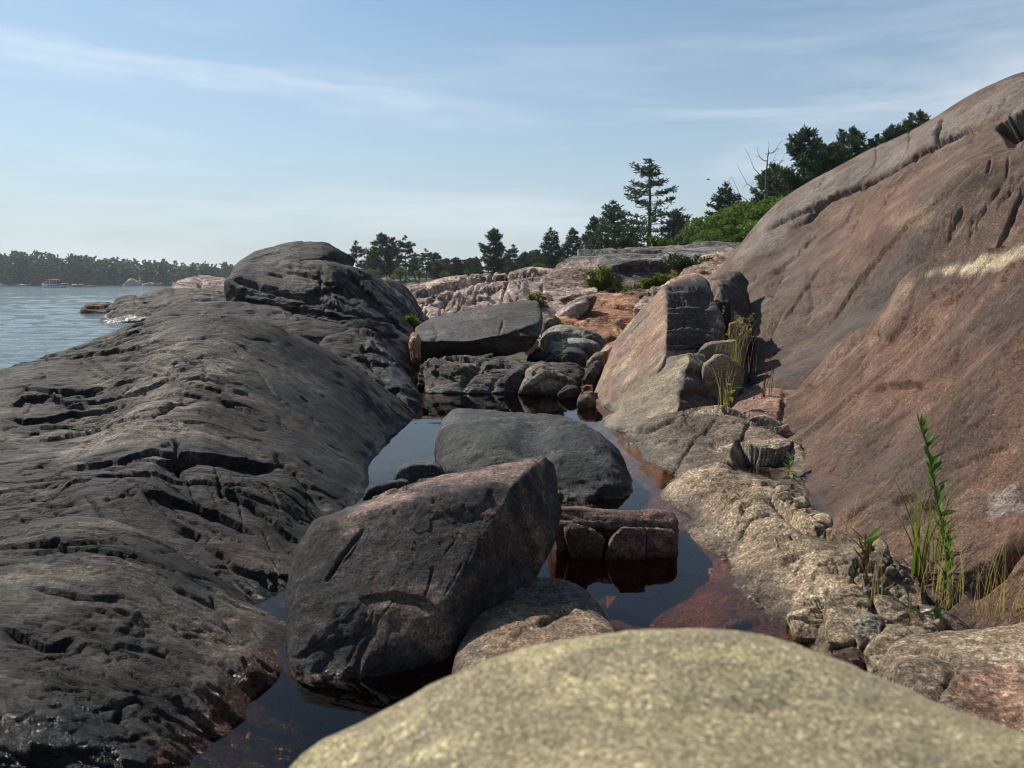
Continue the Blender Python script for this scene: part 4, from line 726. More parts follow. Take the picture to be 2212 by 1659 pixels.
for i, (nm, ol, y0, y1, rs) in enumerate(UL):
    pts = [('q', u, v, y0 + (.05 if v < 1130 else 0)) for u, v in ol] + [('q', u, v, y1) for u, v in ol] + [('w', *(Q(u, v, (y0 + y1) / 2) * np.array([1, 1, 0]) + np.array([0, 0, -.2]))) for u, v in ol if v > 1180]
    o = rock(nm, "low layered reddish rock in the pool right of the angular boulder", pts, rs, M_BOULDER, UP, style(seed=106 + i, **UST), pw=70)
    if um is None: um = o
    else:
        del o["label"]; del o["category"]; o.parent = um; o.location = o.location - um.location
rock("low_boulder", "smooth low brown boulder lying half awash in front of the angular boulder",
    [('q', 968, 1430, 1.84), ('q', 995, 1355, 2.02), ('q', 1060, 1300, 2.18), ('q', 1110, 1258, 2.33), ('q', 1170, 1237, 2.42), ('q', 1235, 1245, 2.4), ('q', 1278, 1278, 2.32), ('q', 1240, 1312, 2.16), ('q', 1335, 1368, 1.95), ('q', 1250, 1460, 1.7), ('q', 1000, 1465, 1.7), ('q', 1120, 1340, 1.98),
     ('w', -.2, 1.6, -.3), ('w', .3, 1.6, -.3), ('w', .32, 2.0, -.3), ('w', .25, 2.5, -.3), ('w', -.05, 2.4, -.3)],
    90, M_BOULDER, [(0.15, 0.112, 0.085), (0.105, 0.083, 0.068), (0.24, 0.17, 0.12)], style(L=.35, bulk=.016, fiss=.004, chip=.003, seed=107), pw=9,
    cuts=[('crack', [(1160, 1345), (1190, 1335), (1240, 1318)], 5, .02), ('step', [(1045, 1330), (1080, 1310), (1150, 1300), (1240, 1312)][::-1], 22, .02), ('crack', [(1080, 1400), (1130, 1360), (1200, 1340)], 6, .015)],
    paint=[([(1040, 1370), (1090, 1310), (1200, 1300), (1330, 1360), (1200, 1440), (1050, 1440)], (0.27, 0.185, 0.115), 20, .7)])  # sunlit part of the boulder painted lighter
for i, (x, y, z, s, pal) in enumerate([(.30, 2.25, -.20, .24, PAL_ORANGE), (.52, 2.15, -.22, .2, PAL_GREY), (.46, 2.42, -.26, .26, PAL_GREY), (.30, 2.5, -.26, .2, PAL_GREY), (.22, 2.05, -.2, .15, PAL_ORANGE), (.62, 1.85, -.3, .22, PAL_GREY), (-.38, 1.45, -.33, .18, PAL_BED), (-.15, 5.3, -.33, .3, PAL_BED), (.2, 6.3, -.3, .3, PAL_BED)]):
    rr = np.random.default_rng(40 + i); pts = [('w', x + s * q[0] * 1.3, y + s * q[1], z + s * q[2] * .55) for q in (w / np.linalg.norm(w) for w in rr.normal(size=(16, 3)))]
    rock("sunken_stone", ["orange-brown sunken stone behind the crest of the yellow foreground rock", "grey sunken stone nearest the sunlit ridge", "broad brown sunken stone below the layered rock", "grey sunken stone right of the low brown boulder", "small orange sunken stone at the tip of the low brown boulder",
          "grey sunken stone in the pool's right corner", "brown sunken stone in the bottom left arm of the pool", "brown sunken stone beyond the black boulder", "brown sunken stone below the far ledges"][i], pts, 22, M_RED, pal, style(L=.3, bulk=.015, fiss=0, chip=.003, seed=120 + i), pw=8, group="stones under the pool water")

# ------------------------------------------------------------------ far end of the pool
PAL_LEDGE = [(0.075, 0.064, 0.054), (0.055, 0.048, 0.042), (0.13, 0.105, 0.082)]
EA = (Q(930, 684, 9.2), Q(1160, 655, 9.6), Q(1010, 737, 8.0))
rock("slab_boulder", "great dark flat-topped slab with a black undercut front face",
    [('q', 893, 735, 8.2), ('q', 897, 706, 8.6), ('q', 930, 684, 9.2), ('q', 1040, 669, 9.6), ('q', 1140, 648, 9.8), ('q', 1164, 655, 9.6), ('q', 1172, 690, 8.9), ('q', 1166, 722, 8.5), ('q', 1140, 760, 8.5), ('q', 1050, 776, 8.4), ('q', 915, 780, 8.3), ('q', 905, 748, 8.2)] + [('w', *on_plane(u, v, *EA)) for u, v in [(900, 712), (935, 729), (1010, 737), (1090, 722), (1163, 694), (1170, 682)]] + [
     ('w', -1.0, 9.3, .25), ('w', .3, 9.6, .3)],
    90, M_BLACK, [(0.050, 0.045, 0.041), (0.038, 0.035, 0.033), (0.075, 0.064, 0.055)], style(L=.9, bulk=.02, fiss=.006, chip=.006, seed=110), pw=70,
    cuts=[('crack', [(1075, 735), (1085, 700), (1088, 690)], 2.5, .02), ('crack', [(940, 745), (945, 720), (935, 700)], 2.5, .02), ('step', [(905, 722), (940, 734), (970, 738), (1010, 746), (1050, 732), (1090, 722), (1130, 706), (1165, 698)], 8, .04)])
rock("ledge_rock", "long low dark ledge at the far end of the pool below the great slab",
    [('q', 908, 830, 7.3), ('q', 918, 785, 7.5), ('q', 960, 776, 7.8), ('q', 1050, 769, 8.0), ('q', 1115, 776, 7.9), ('q', 1175, 782, 7.8), ('q', 1250, 792, 7.6), ('q', 1255, 815, 7.3), ('g', 915, 850), ('g', 1010, 850), ('g', 1110, 850), ('g', 1250, 840), ('q', 1040, 790, 7.4), ('q', 950, 792, 7.4),
     ('w', -.85, 8.4, -.2), ('w', .8, 8.4, -.1), ('w', -.85, 7.2, -.3), ('w', .6, 7.2, -.3)],
    84, M_DARK, PAL_LEDGE, style(L=.6, bulk=.03, fiss=.012, chip=.008, ledge=.01, per=.2, fac=.05, fa=(2, 1.4, 1.4), seed=111, fol=(.2, .3, 1)), pw=20,
    cuts=[('crack', [(1000, 850), (1010, 810), (1050, 780)], 8, .06), ('step', [(1010, 800), (1060, 790), (1100, 785), (1120, 790)], 10, .04), ('crack', [(1060, 850), (1070, 820)], 5, .03)])
FARE = [([(1045, 846), (1060, 826), (1100, 800), (1132, 784), (1150, 800), (1140, 850), (1090, 862)], 7.05, .5, PAL_LEDGE, "pointed brown rock with a bright vertical edge at the pool's far end"),
        ([(1122, 848), (1138, 800), (1172, 783), (1200, 800), (1246, 822), (1235, 850), (1185, 860)], 6.85, .55, [(0.14, 0.115, 0.09), (0.11, 0.092, 0.075), (0.21, 0.165, 0.125)], "faceted brown rock with a pale sunlit foot mirrored in the pool"),
        ([(1205, 850), (1225, 832), (1248, 838), (1252, 852), (1225, 860)], 6.65, .2, PAL_LEDGE, "small dark stone at the right end of the far ledges"),
        ([(982, 828), (992, 818), (1005, 820), (1016, 830), (1000, 838), (985, 836)], 7.45, .12, PAL_FAR, "small pale stone sitting in the water before the long ledge"),
        ([(1250, 866), (1262, 846), (1282, 848), (1290, 870), (1272, 882)], 6.15, .18, PAL_RIDGE, "small banded stone in the corner beside the tilted block"),
        ([(1252, 845), (1262, 830), (1280, 832), (1282, 850)], 6.6, .15, PAL_ORANGE, "small orange stone at the foot of the tilted block"),
        ([(1255, 820), (1268, 795), (1290, 780), (1300, 800), (1285, 835), (1262, 838)], 7.0, .3, PAL_LEDGE, "knobbly dark rock between the far ledges and the tilted block"),
        ([(1265, 780), (1285, 762), (1310, 760), (1310, 790), (1280, 800)], 7.6, .3, PAL_RIDGE, "crumbly buff rock above the knobbly dark rock"),
        ([(1162, 738), (1176, 714), (1212, 700), (1256, 708), (1286, 735), (1250, 745), (1190, 752)], 9.4, .7, [(0.30, 0.28, 0.24), (0.24, 0.22, 0.19), (0.38, 0.35, 0.30)], "pale grey oval boulder right of the great slab"),
        ([(1180, 752), (1200, 738), (1240, 732), (1292, 738), (1298, 752), (1240, 762), (1195, 766)], 9.0, .4, [(0.25, 0.25, 0.22), (0.2, 0.2, 0.18), (0.33, 0.32, 0.28)], "long smooth greenish grey stone in front of the pale oval boulder"),
        ([(1172, 782), (1195, 758), (1230, 748), (1262, 758), (1278, 784), (1230, 796)], 8.4, .5, PAL_BLACK, "dark rounded boulder below the long greenish stone"),
        ([(1256, 735), (1262, 712), (1290, 722), (1312, 745), (1300, 765), (1270, 758)], 9.3, .35, PAL_GREY, "angular grey stone right of the pale oval boulder"),
        ([(1172, 700), (1180, 682), (1200, 682), (1212, 700), (1200, 715), (1178, 712)], 10.6, .5, PAL_RIDGE, "brown rounded stone by the corner of the great slab"),
        ([(1140, 772), (1170, 752), (1190, 758), (1180, 780)], 8.7, .3, PAL_DARK2, "flat dark stone tucked under the great slab's right end"),
        ([(884, 745), (890, 722), (902, 722), (908, 775), (895, 770)], 8.05, .3, PAL_ORANGE, "small reddish stone jammed at the great slab's left end"),
        ([(1290, 770), (1310, 745), (1345, 735), (1335, 770), (1310, 790)], 8.2, .5, PAL_FAR, "pale flat stone behind the tilted block"),
        ([(1165, 710), (1190, 690), (1230, 655), (1262, 640), (1290, 640), (1260, 690), (1210, 730)], 11.8, .6, PAL_FAR, "pale crumbling rock edge left of the orange rock")]
for i, (ol, y, dp, pal, lb) in enumerate(FARE):
    c0 = np.mean(np.array(ol), 0); hh = np.ptp(np.array(ol)[:, 1]) + 1
    pts = [('q', u, v, y + dp * (0.25 + 0.5 * (c0[1] - v) / hh)) for u, v in ol] + [('q', c0[0] + (u - c0[0]) * .55, c0[1] + (v - c0[1]) * .55, y) for u, v in ol] + [('q', c0[0] + (u - c0[0]) * .9, v + 2, y + dp) for u, v in ol if v < c0[1] + 8]
    b = [Q(u, v, y + dp * .5) for u, v in ol]; pts += [('w', q[0], q[1], q[2] - .12) for q in b if q[2] < np.mean([r[2] for r in b])]
    smooth = i in (8, 9, 10)
    rock("pool_rock" if y < 8 else "beach_boulder", lb, pts, 40 if i < 2 else 30, M_BLACK if i == 10 else M_RED_FAR if y > 9 else M_DARK, pal, style(L=.4, bulk=.018, fiss=.003 if smooth else .008, chip=.002 if smooth else .006, fac=0 if smooth else .03, fa=(2, 1.5, 1.5), seed=130 + i), pw=8 if smooth else 16, group="rocks at the far end of the pool",
         cuts=[('step', [(1140, 840), (1180, 815), (1240, 815)], 10, .03), ('crack', [(1140, 800), (1160, 830)], 4, .02)] if i == 1 else [('crack', [(1082, 850), (1085, 815), (1100, 800)], 4, .03)] if i == 0 else [('crack', [(1190, 740), (1215, 715), (1250, 715)], 3, .03)] if i == 8 else ())

# loose rubble on the flat behind the ledges, in the gully and along the ridge crest
rub = np.random.default_rng(9); RUB = []
for i in range(3):
    pts = np.random.default_rng(200 + i).normal(size=(13, 3)); pts = pts / np.linalg.norm(pts, axis=1)[:, None] * np.array([1.2, 1.0, .7])
    c_, nn_, dd_ = hull_planes(pts); D_, f_ = cubesphere(9); acc = sum(np.maximum((D_ @ a_) / b_, 0) ** 22 for a_, b_ in zip(nn_, dd_)); p_ = c_ + D_ * (acc ** (-1 / 22))[:, None]; p_ = p_ + vnormals(p_, f_) * (0.05 * fbm(p_ * 2.2, 3, .5, i))[:, None]
    RUB.append([mesh_from("rubble_stone", p_, f_, M_RED_FAR if k == 0 else M_RED, colour(p_, pal_, None, (), 1.0, i), np.zeros(len(p_))) for k, pal_ in enumerate((PAL_FAR, RPAL))])
for i in range(74):
    if i < 46: u, v = 1150 + 220 * rub.random(), 690 + 75 * rub.random(); p = G(u, v, .17 if v > 720 else .22); s = .05 + .12 * rub.random() ** 2; lb, k = "small loose stone on the rubble flat between the great slab and the tilted block", 0
    elif i < 62: t = rub.random(); p = Q(1650 + 260 * t + rub.normal() * 10, 1062 + 140 * t + rub.normal() * 8, 3.08 - .72 * t); p[2] += .01; s = .018 + .03 * rub.random(); lb, k = "small broken stone on the crumbling crest of the sunlit ridge", 1
    else: p = Q(1880 + 140 * rub.random(), 1300 + 70 * rub.random(), 2.02); p[2] = .05 + .03 * rub.random(); s = .02 + .03 * rub.random(); lb, k = "small stone in the damp gully below the slope", 1
    o = link("rubble_stone", RUB[i % 3][k], None, tuple(p)); o.scale = (s, s, s); o.rotation_euler = (rub.random() * .5, rub.random() * .5, rub.random() * 6.28); tag(o, lb, "stone", lb.replace("small ", "").replace("stone", "stones", 1))

# ------------------------------------------------------------------ far pink ridge and headland
CUT_H = [('crack', [(880, 640), (930, 625), (990, 612), (1050, 600), (1110, 600)], 3, .12), ('step', [(900, 630), (960, 612), (1030, 600), (1060, 598)], 8, .12), ('crack', [(905, 680), (920, 650), (950, 632)], 3, .12), ('crack', [(955, 665), (965, 640), (985, 625)], 3, .12), ('crack', [(990, 670), (1010, 645), (1060, 632), (1090, 640)], 3.5, .14),
         ('crack', [(1025, 665), (1030, 640), (1060, 625)], 2.5, .1), ('crack', [(1080, 650), (1095, 620), (1110, 605)], 3, .12), ('step', [(1040, 602), (1080, 592), (1130, 585), (1190, 578)], 9, .15), ('crack', [(1060, 600), (1065, 580)], 2.5, .1), ('crack', [(1090, 597), (1098, 577)], 2.5, .1), ('crack', [(900, 660), (960, 650), (1000, 655)], 2.5, .08),
         ('crack', [(1010, 600), (1020, 580)], 2.5, .08), ('step', [(885, 655), (930, 640), (1000, 632), (1060, 622), (1120, 622)], 7, .09), ('bulge', [(1000, 660), (1050, 650)], 18, .12), ('bulge', [(920, 660), (940, 645)], 14, .1), ('bulge', [(1100, 635), (1125, 632)], 15, .12)] + cracks_in([(880, 640), (960, 600), (1190, 585), (1180, 640), (1100, 680), (900, 685)], 22, 112, 10, (25, 60), (2.0, 2.8), (.04, .1), .4) + cracks_in([(880, 640), (960, 600), (1190, 585), (1180, 640), (1100, 680), (900, 685)], 10, -12, 11, (50, 120), (2.0, 2.8), (.05, .12), .5)
field("fractured_ridge", "low pale pink ridge of rounded fractured rock behind the great slab",
    [('q', 870, 628, 15), ('q', 900, 611, 16.5), ('q', 960, 598, 17), ('q', 1050, 588, 17.5), ('q', 1120, 580, 17.5), ('q', 1190, 576, 17.5), ('q', 1240, 590, 16.5), ('q', 880, 690, 12.5), ('q', 960, 690, 12.5), ('q', 1060, 685, 12.8), ('q', 1140, 680, 12.8), ('q', 1190, 690, 12.8), ('q', 1000, 640, 14.5), ('q', 1100, 625, 15), ('q', 920, 645, 14.3), ('q', 1140, 605, 16),
     ('q', 820, 660, 14), ('w', -3, 18.5, .6), ('w', -1, 20, .8), ('w', 1, 20, .9), ('w', 3, 20, 1.0), ('w', -3.6, 16, .3), ('w', -3.2, 13, .1), ('w', -1, 11.4, .2), ('w', 1, 11.4, .3), ('w', 2, 13.5, .6)],
    (-0.22, 0.11, 11.2, 19.5), (190, 230), M_RED_FAR, PAL_FAR, style(L=1.5, bulk=0.07, fiss=0.03, fs=2.2, ft=1.4, chip=0.008, fac=.06, fa=(1.1, .6, .6), seed=141, gate=-.4, fol=(.5, .4, .8), width=.07), cuts=CUT_H, colL=1.6, c=0.25)
rock("headland_rock", "broad grey-topped headland rock with a dark vertical face below the pines",
    [('q', 1215, 560, 17), ('q', 1240, 548, 18), ('q', 1300, 539, 19), ('q', 1400, 541, 19), ('q', 1480, 540, 19.5), ('q', 1560, 531, 20), ('q', 1640, 524, 20), ('q', 1320, 570, 16.3), ('q', 1385, 560, 16.2), ('q', 1450, 562, 16.2), ('q', 1480, 580, 16), ('q', 1310, 650, 15.7), ('q', 1450, 645, 15.7), ('q', 1560, 640, 15.8), ('q', 1600, 560, 17), ('q', 1190, 640, 16), ('q', 1190, 600, 16.6),
     ('w', 1.5, 23, .5), ('w', 7, 23, .8), ('w', 6, 17, .4)],
    84, M_RED_FAR, PAL_GREY, style(L=2.0, bulk=.06, fiss=.03, chip=.02, ledge=.03, per=.6, fac=.1, fa=(2, 1, 1), seed=142), pw=26,
    cuts=[('step', [(1318, 572), (1380, 560), (1450, 562), (1470, 575)], 22, .2), ('crack', [(1330, 640), (1335, 590)], 3, .1)], paint=[([(1316, 574), (1380, 562), (1455, 564), (1475, 600), (1470, 650), (1316, 650)], (0.13, 0.095, 0.08), 6, .8), ([(1190, 600), (1310, 600), (1310, 660), (1190, 660)], (0.27, 0.15, 0.11), 20, .7)])
for i, (pts, pal, lb, nm, L_) in enumerate([
    ([('q', 1150, 640, 15.2), ('q', 1180, 600, 16), ('q', 1215, 570, 16.8), ('q', 1270, 560, 16.6), ('q', 1318, 578, 15.9), ('q', 1310, 640, 15.0), ('q', 1240, 655, 14.8), ('q', 1170, 655, 14.8), ('w', .5, 17.5, .4), ('w', 2, 17.5, .4)], [(0.30, 0.20, 0.16), (0.23, 0.16, 0.13), (0.36, 0.29, 0.25)], "steep jointed pinkish rock face left of the headland's dark face", "jointed_rock", 1.2),
    ([('q', 1192, 708, 11.2), ('q', 1230, 668, 12.6), ('q', 1262, 642, 13.4), ('q', 1310, 632, 13.8), ('q', 1376, 642, 13.6), ('q', 1392, 700, 11.6), ('q', 1340, 738, 10.4), ('q', 1290, 742, 10.4), ('q', 1220, 728, 10.8), ('w', .8, 12, .2), ('w', 2.2, 12, .2), ('w', 2.2, 14.4, .5), ('w', 1, 14.4, .5)], PAL_ORANGE, "bright orange sloping rock face behind the tilted block", "orange_rock", 1.4),
    ([('q', 1372, 662, 11.8), ('q', 1400, 626, 12.4), ('q', 1450, 608, 12.8), ('q', 1460, 640, 12.0), ('q', 1420, 680, 11.2), ('w', 2.0, 12, .3), ('w', 2.8, 12, .4), ('w', 2.6, 13.4, .5)], PAL_FAR, "pale rock between the orange face and the tilted block", "pale_rock", .8),
    ([('q', 1450, 600, 14), ('q', 1500, 565, 15.5), ('q', 1570, 535, 16.5), ('q', 1620, 525, 16.8), ('q', 1660, 600, 14.5), ('q', 1560, 640, 13.2), ('q', 1470, 640, 13), ('w', 3, 15.8, .4), ('w', 5.5, 16, .5), ('w', 5, 13.4, .4)], [(0.40, 0.25, 0.17), (0.33, 0.24, 0.19), (0.45, 0.35, 0.27)], "orange and grey sloping rock joining the headland to the great slope", "sloping_rock", 1.6),
    ([('q', 1130, 660, 14), ('q', 1150, 630, 14.6), ('q', 1200, 640, 14.6), ('q', 1215, 672, 13.8), ('w', .2, 13.6, .3), ('w', 1.1, 13.6, .3), ('w', .8, 15, .4)], PAL_REDD, "dark red broken ledge stone below the jointed face", "ledge_stone", .7),
    ([('q', 1205, 662, 13.9), ('q', 1240, 635, 14.4), ('q', 1310, 630, 14.5), ('q', 1320, 655, 13.9), ('w', .9, 13.7, .3), ('w', 1.9, 13.7, .3), ('w', 1.5, 15, .4)], PAL_REDD, "dark red ledge below the bushes", "ledge_stone", .7),
    ([('q', 1300, 640, 14.4), ('q', 1370, 622, 14.9), ('q', 1430, 618, 15), ('q', 1440, 645, 14.2), ('w', 1.8, 14.2, .4), ('w', 2.8, 14.2, .4), ('w', 2.4, 15.4, .5)], PAL_RED, "reddish flat ledge in front of the headland's dark face", "ledge_stone", .7)]):
    rock(nm, lb, pts, 44, M_RED_FAR, pal, style(L=L_, bulk=.05, fiss=.03, chip=.015, ledge=.03, per=.35, fac=.08, fa=(2.5, 1.2, 1.2), seed=150 + i, fol=(.7, .6, .2) if i == 0 else FOL), pw=20)

# ------------------------------------------------------------------ foreground
field("foreground_rock", "smooth yellow-grey speckled rock, out of focus at the bottom of the picture",
    [('q', 620, 1665, .60), ('q', 800, 1560, .60), ('q', 1000, 1455, .61), ('q', 1200, 1382, .63), ('q', 1400, 1357, .64), ('q', 1560, 1361, .64), ('q', 1700, 1388, .63), ('q', 1850, 1440, .62), ('q', 2000, 1508, .60), ('q', 2212, 1592, .57), ('q', 2400, 1640, .55),
     ('q', 1400, 1500, .52), ('q', 1000, 1600, .50), ('q', 1400, 1659, .43), ('q', 2000, 1659, .46), ('q', 1700, 1560, .5),
     ('w', .12, .75, .60), ('w', .3, .74, .58), ('w', -.1, .72, .55), ('w', .12, .9, .25), ('w', .4, .88, .2), ('w', -.15, .85, .2), ('w', .1, 1.05, -.2), ('w', .5, 1.0, -.2), ('w', -.3, .7, .2), ('w', -.4, .5, .1), ('w', .7, .7, .2), ('w', .9, .5, .1), ('w', .65, .4, .4), ('w', -.3, .2, .4), ('w', 0.1, 0.1, .66), ('w', .1, -.3, .4), ('w', .6, -.2, .1), ('w', -.5, -.2, .0), ('w', -.5, .9, -.3), ('w', .9, .9, -.3)],
    (-.55, 1.0, -.35, 1.08), (170, 170), M_YEL, [(0.28, 0.238, 0.142), (0.225, 0.192, 0.12), (0.345, 0.295, 0.165)], style(L=.25, bulk=.004, fiss=0, chip=.0016, seed=160), colL=.15, c=0.05, rect=True,
    cuts=[('crack', [(1400, 1525), (1520, 1530), (1640, 1530), (1760, 1540)], 6, .004)])

# ------------------------------------------------------------------ vegetation
def leaf_mat(name, c0, c1, trans=0.35, scale=3.0, rough=0.6):
    m = bpy.data.materials.new(name); m.use_nodes = True; t = m.node_tree; t.nodes.clear()
    out = N(t, "ShaderNodeOutputMaterial"); d = N(t, "ShaderNodeBsdfPrincipled", i_Roughness=rough); tr = N(t, "ShaderNodeBsdfTranslucent")
    geo = N(t, "ShaderNodeNewGeometry"); nz = N(t, "ShaderNodeTexNoise", i_Scale=scale, i_Detail=4.0); t.links.new(geo.outputs['Position'], nz.inputs['Vector'])
    oi = N(t, "ShaderNodeObjectInfo")
    f = math_(t, 'ADD', ramp(t, nz.outputs[0], [(0.3, 0.0), (0.7, 1.0)]), math_(t, 'MULTIPLY', math_(t, 'SUBTRACT', oi.outputs['Random'], 0.5), 0.5), True)
    c = mixc(t, f, c0, c1)
    d.inputs['Specular IOR Level'].default_value = 0.25
    t.links.new(c, d.inputs['Base Color']); t.links.new(mixc(t, 1.0, c, (1.1, 1.25, 0.6), 'MULTIPLY'), tr.inputs[0])
    mx = N(t, "ShaderNodeMixShader"); mx.inputs[0].default_value = trans
    t.links.new(d.outputs[0], mx.inputs[1]); t.links.new(tr.outputs[0], mx.inputs[2]); t.links.new(mx.outputs[0], out.inputs[0]); return m
M_NEEDLE = leaf_mat("pine_needles", (0.024, 0.042, 0.023), (0.060, 0.088, 0.042), 0.22, 1.2)
M_LEAF = leaf_mat("broad_leaves", (0.060, 0.105, 0.022), (0.125, 0.185, 0.038), 0.45, 1.0)
M_BUSH = leaf_mat("bush_leaves", (0.085, 0.105, 0.020), (0.17, 0.18, 0.035), 0.45, 4.0)
M_FAR = leaf_mat("far_foliage", (0.024, 0.044, 0.022), (0.060, 0.090, 0.040), 0.2, 0.25)
M_WEED = leaf_mat("weed_leaves", (0.050, 0.115, 0.022), (0.10, 0.17, 0.035), 0.4, 20.0)
M_YWEED = leaf_mat("yellow_leaves", (0.22, 0.21, 0.03), (0.34, 0.32, 0.05), 0.4, 20.0)
M_DRY = leaf_mat("dry_grass", (0.34, 0.25, 0.10), (0.52, 0.41, 0.19), 0.35, 12.0)
M_GREENGRASS = leaf_mat("green_grass", (0.12, 0.16, 0.03), (0.26, 0.28, 0.06), 0.4, 12.0)
M_STEM = leaf_mat("weed_stem", (0.10, 0.055, 0.03), (0.16, 0.10, 0.04), 0.1, 10.0)
M_REDLEAF = leaf_mat("reddish_leaves", (0.12, 0.045, 0.025), (0.18, 0.09, 0.04), 0.3, 15.0)
M_BARK = leaf_mat("bark", (0.045, 0.036, 0.030), (0.09, 0.074, 0.060), 0.0, 6.0, 0.9)
M_DEADWOOD = leaf_mat("bleached_wood", (0.12, 0.105, 0.09), (0.20, 0.18, 0.16), 0.0, 6.0, 0.9)

def tube(path, rad, sides=6):
    path = np.array(path, float); n = len(path); vs, fs = [], []
    for i in range(n):
        d = path[min(i + 1, n - 1)] - path[max(i - 1, 0)]; d /= np.linalg.norm(d) + 1e-9
        a = np.cross(d, [0.31, 0.77, 0.55]); a /= np.linalg.norm(a) + 1e-9; b = np.cross(d, a)
        for k in range(sides):
            an = 2 * math.pi * k / sides; vs.append(path[i] + rad[i] * (math.cos(an) * a + math.sin(an) * b))
    for i in range(n - 1):
        for k in range(sides):
            p0, p1, p2, p3 = i * sides + k, i * sides + (k + 1) % sides, (i + 1) * sides + (k + 1) % sides, (i + 1) * sides + k
            fs += [(p0, p1, p2), (p0, p2, p3)]
    for k in range(1, sides - 1): fs.append(((n - 1) * sides, (n - 1) * sides + k, (n - 1) * sides + k + 1))
    return np.array(vs), np.array(fs)

def join(parts):
    vs, fs, o = [], [], 0
    for v, f in parts: vs.append(v); fs.append(f + o); o += len(v)
    return np.concatenate(vs), np.concatenate(fs)

def tufts(c, d, k, ln, wd, r, up=0.25, spread=0.9):
    """k narrow blades fanning from each centre c along direction d."""
    c = np.repeat(np.asarray(c), k, 0); d = np.repeat(np.asarray(d), k, 0)
    v = d * 0.6 + r.normal(size=c.shape) * spread + np.array([0, 0, up]); v /= np.linalg.norm(v, axis=1)[:, None]
    s = np.cross(v, r.normal(size=c.shape)); s /= np.linalg.norm(s, axis=1)[:, None]
    l = ln * (0.6 + 0.8 * r.random((len(c), 1)))
    p0 = c - v * l * 0.15; p1 = c + v * l * 0.75 + s * wd; p2 = c + v * l; p3 = c + v * l * 0.7 - s * wd
    vv = np.stack([p0, p1, p2, p3], 1).reshape(-1, 3); i = np.arange(len(c)) * 4
    return vv, np.concatenate([np.stack([i, i + 1, i + 2], 1), np.stack([i, i + 2, i + 3], 1)])

def pine_proto(seed, H=10.0, base=0.18, rad=0.24, whorls=13, prof=0, lean=0.0, k=9, sparse=0.0, updip=0.25, asym=0.0, ln=0.46):
    r = np.random.default_rng(seed); tr = []; cs, ds = [], []
    tp = [np.array([0.15 * math.sin(2 * t + seed) * t + lean * t * t * H * .1, 0.12 * math.cos(3 * t + seed) * t, t * H]) for t in np.linspace(0, 1, 12)]
    tr.append(tube(tp, [0.018 * H * (1 - .93 * t) + .01 for t in np.linspace(0, 1, 12)], 7))
    P = lambda t: np.array([np.interp(t, np.linspace(0, 1, 12), [q[j] for q in tp]) for j in range(3)])
    for w in range(whorls):
        t = base + (0.99 - base) * (w + 0.5 * r.random()) / whorls; s = (t - base) / (1 - base)
        env = [(1 - s) ** 0.75 * 0.95 + 0.10, math.sin(math.pi * min(1, s * .85 + .15)) ** .7 * (1 - .3 * s) + .08, (1 - s) * 1.0 + .05, (1 - s ** 3) * .8 + .2][prof]
        nb = r.integers(3, 6) if s > .1 else r.integers(2, 4); ph = r.random() * 6.28
        for b in range(nb):
            if r.random() < sparse: continue
            an = ph + 2 * math.pi * b / nb + r.normal() * .25
            L = H * rad * env * (0.65 + 0.6 * r.random()) * (1 + asym * math.cos(an))
            o = P(t); dr = np.array([math.cos(an), math.sin(an), 0.0])
            m = 6; path = [o + dr * L * q + np.array([0, 0, L * (updip * q * q + (0.35 * s - 0.10) * q)]) for q in np.linspace(0, 1, m)]
            tr.append(tube(path, [0.0045 * H * (1 - s * .6) * (1 - .85 * q) + .004 for q in np.linspace(0, 1, m)], 4))
            nt = max(4, int(L * 9))
            for j in range(nt):
                q = 0.28 + 0.74 * (j + r.random()) / nt; side = np.array([-dr[1], dr[0], 0]) * r.normal() * 0.22 * L * (1.15 - q * .6)
                cpt = o + dr * L * q + np.array([0, 0, L * (updip * q * q + (0.35 * s - 0.10) * q) + .03 * H * .1]) + side
                cs.append(cpt); ds.append(dr * .6 + side * .6 + np.array([0, 0, .25]))
    for j in range(6): cs.append(P(1) + r.normal(size=3) * .08); ds.append(np.array([0, 0, 1.0]))
    return join(tr), tufts(cs, ds, k, ln, ln * .13, r, spread=.75)

def broad_proto(seed, H=6.0, rad=2.4, n=170, k=16, leaf=0.15):
    r = np.random.default_rng(seed); tr = []; cs = []
    tr.append(tube([(0, 0, 0), (.1, .05, H * .3), (0, .1, H * .6)], [.14, .1, .05], 6))
    lob = []
    for i in range(16):
        an = r.random() * 6.28; rr = rad * (.25 + .6 * r.random()); z = H * (.12 + .76 * r.random()); c = np.array([math.cos(an) * rr * (1.15 - .5 * z / H), math.sin(an) * rr * (1.15 - .5 * z / H), z]); lob.append((c, rad * (.32 + .22 * r.random())))
        tr.append(tube([(0, .05, H * .28), c * np.array([.5, .5, .75]), c], [.06, .04, .012], 4))
    for i in range(n * 4):
        c, s = lob[r.integers(len(lob))]; q = r.normal(size=3); q /= np.linalg.norm(q); q[2] = abs(q[2]) * .9 - .15
        cs.append(c + q * s * (.75 + .3 * r.random()) * np.array([1, 1, .75]))
    cs = np.array(cs); ds = r.normal(size=cs.shape) * .5 + np.array([0, 0, .3])
    return join(tr), tufts(cs, ds, k // 4, leaf * 1.6, leaf * .6, r, up=.1)

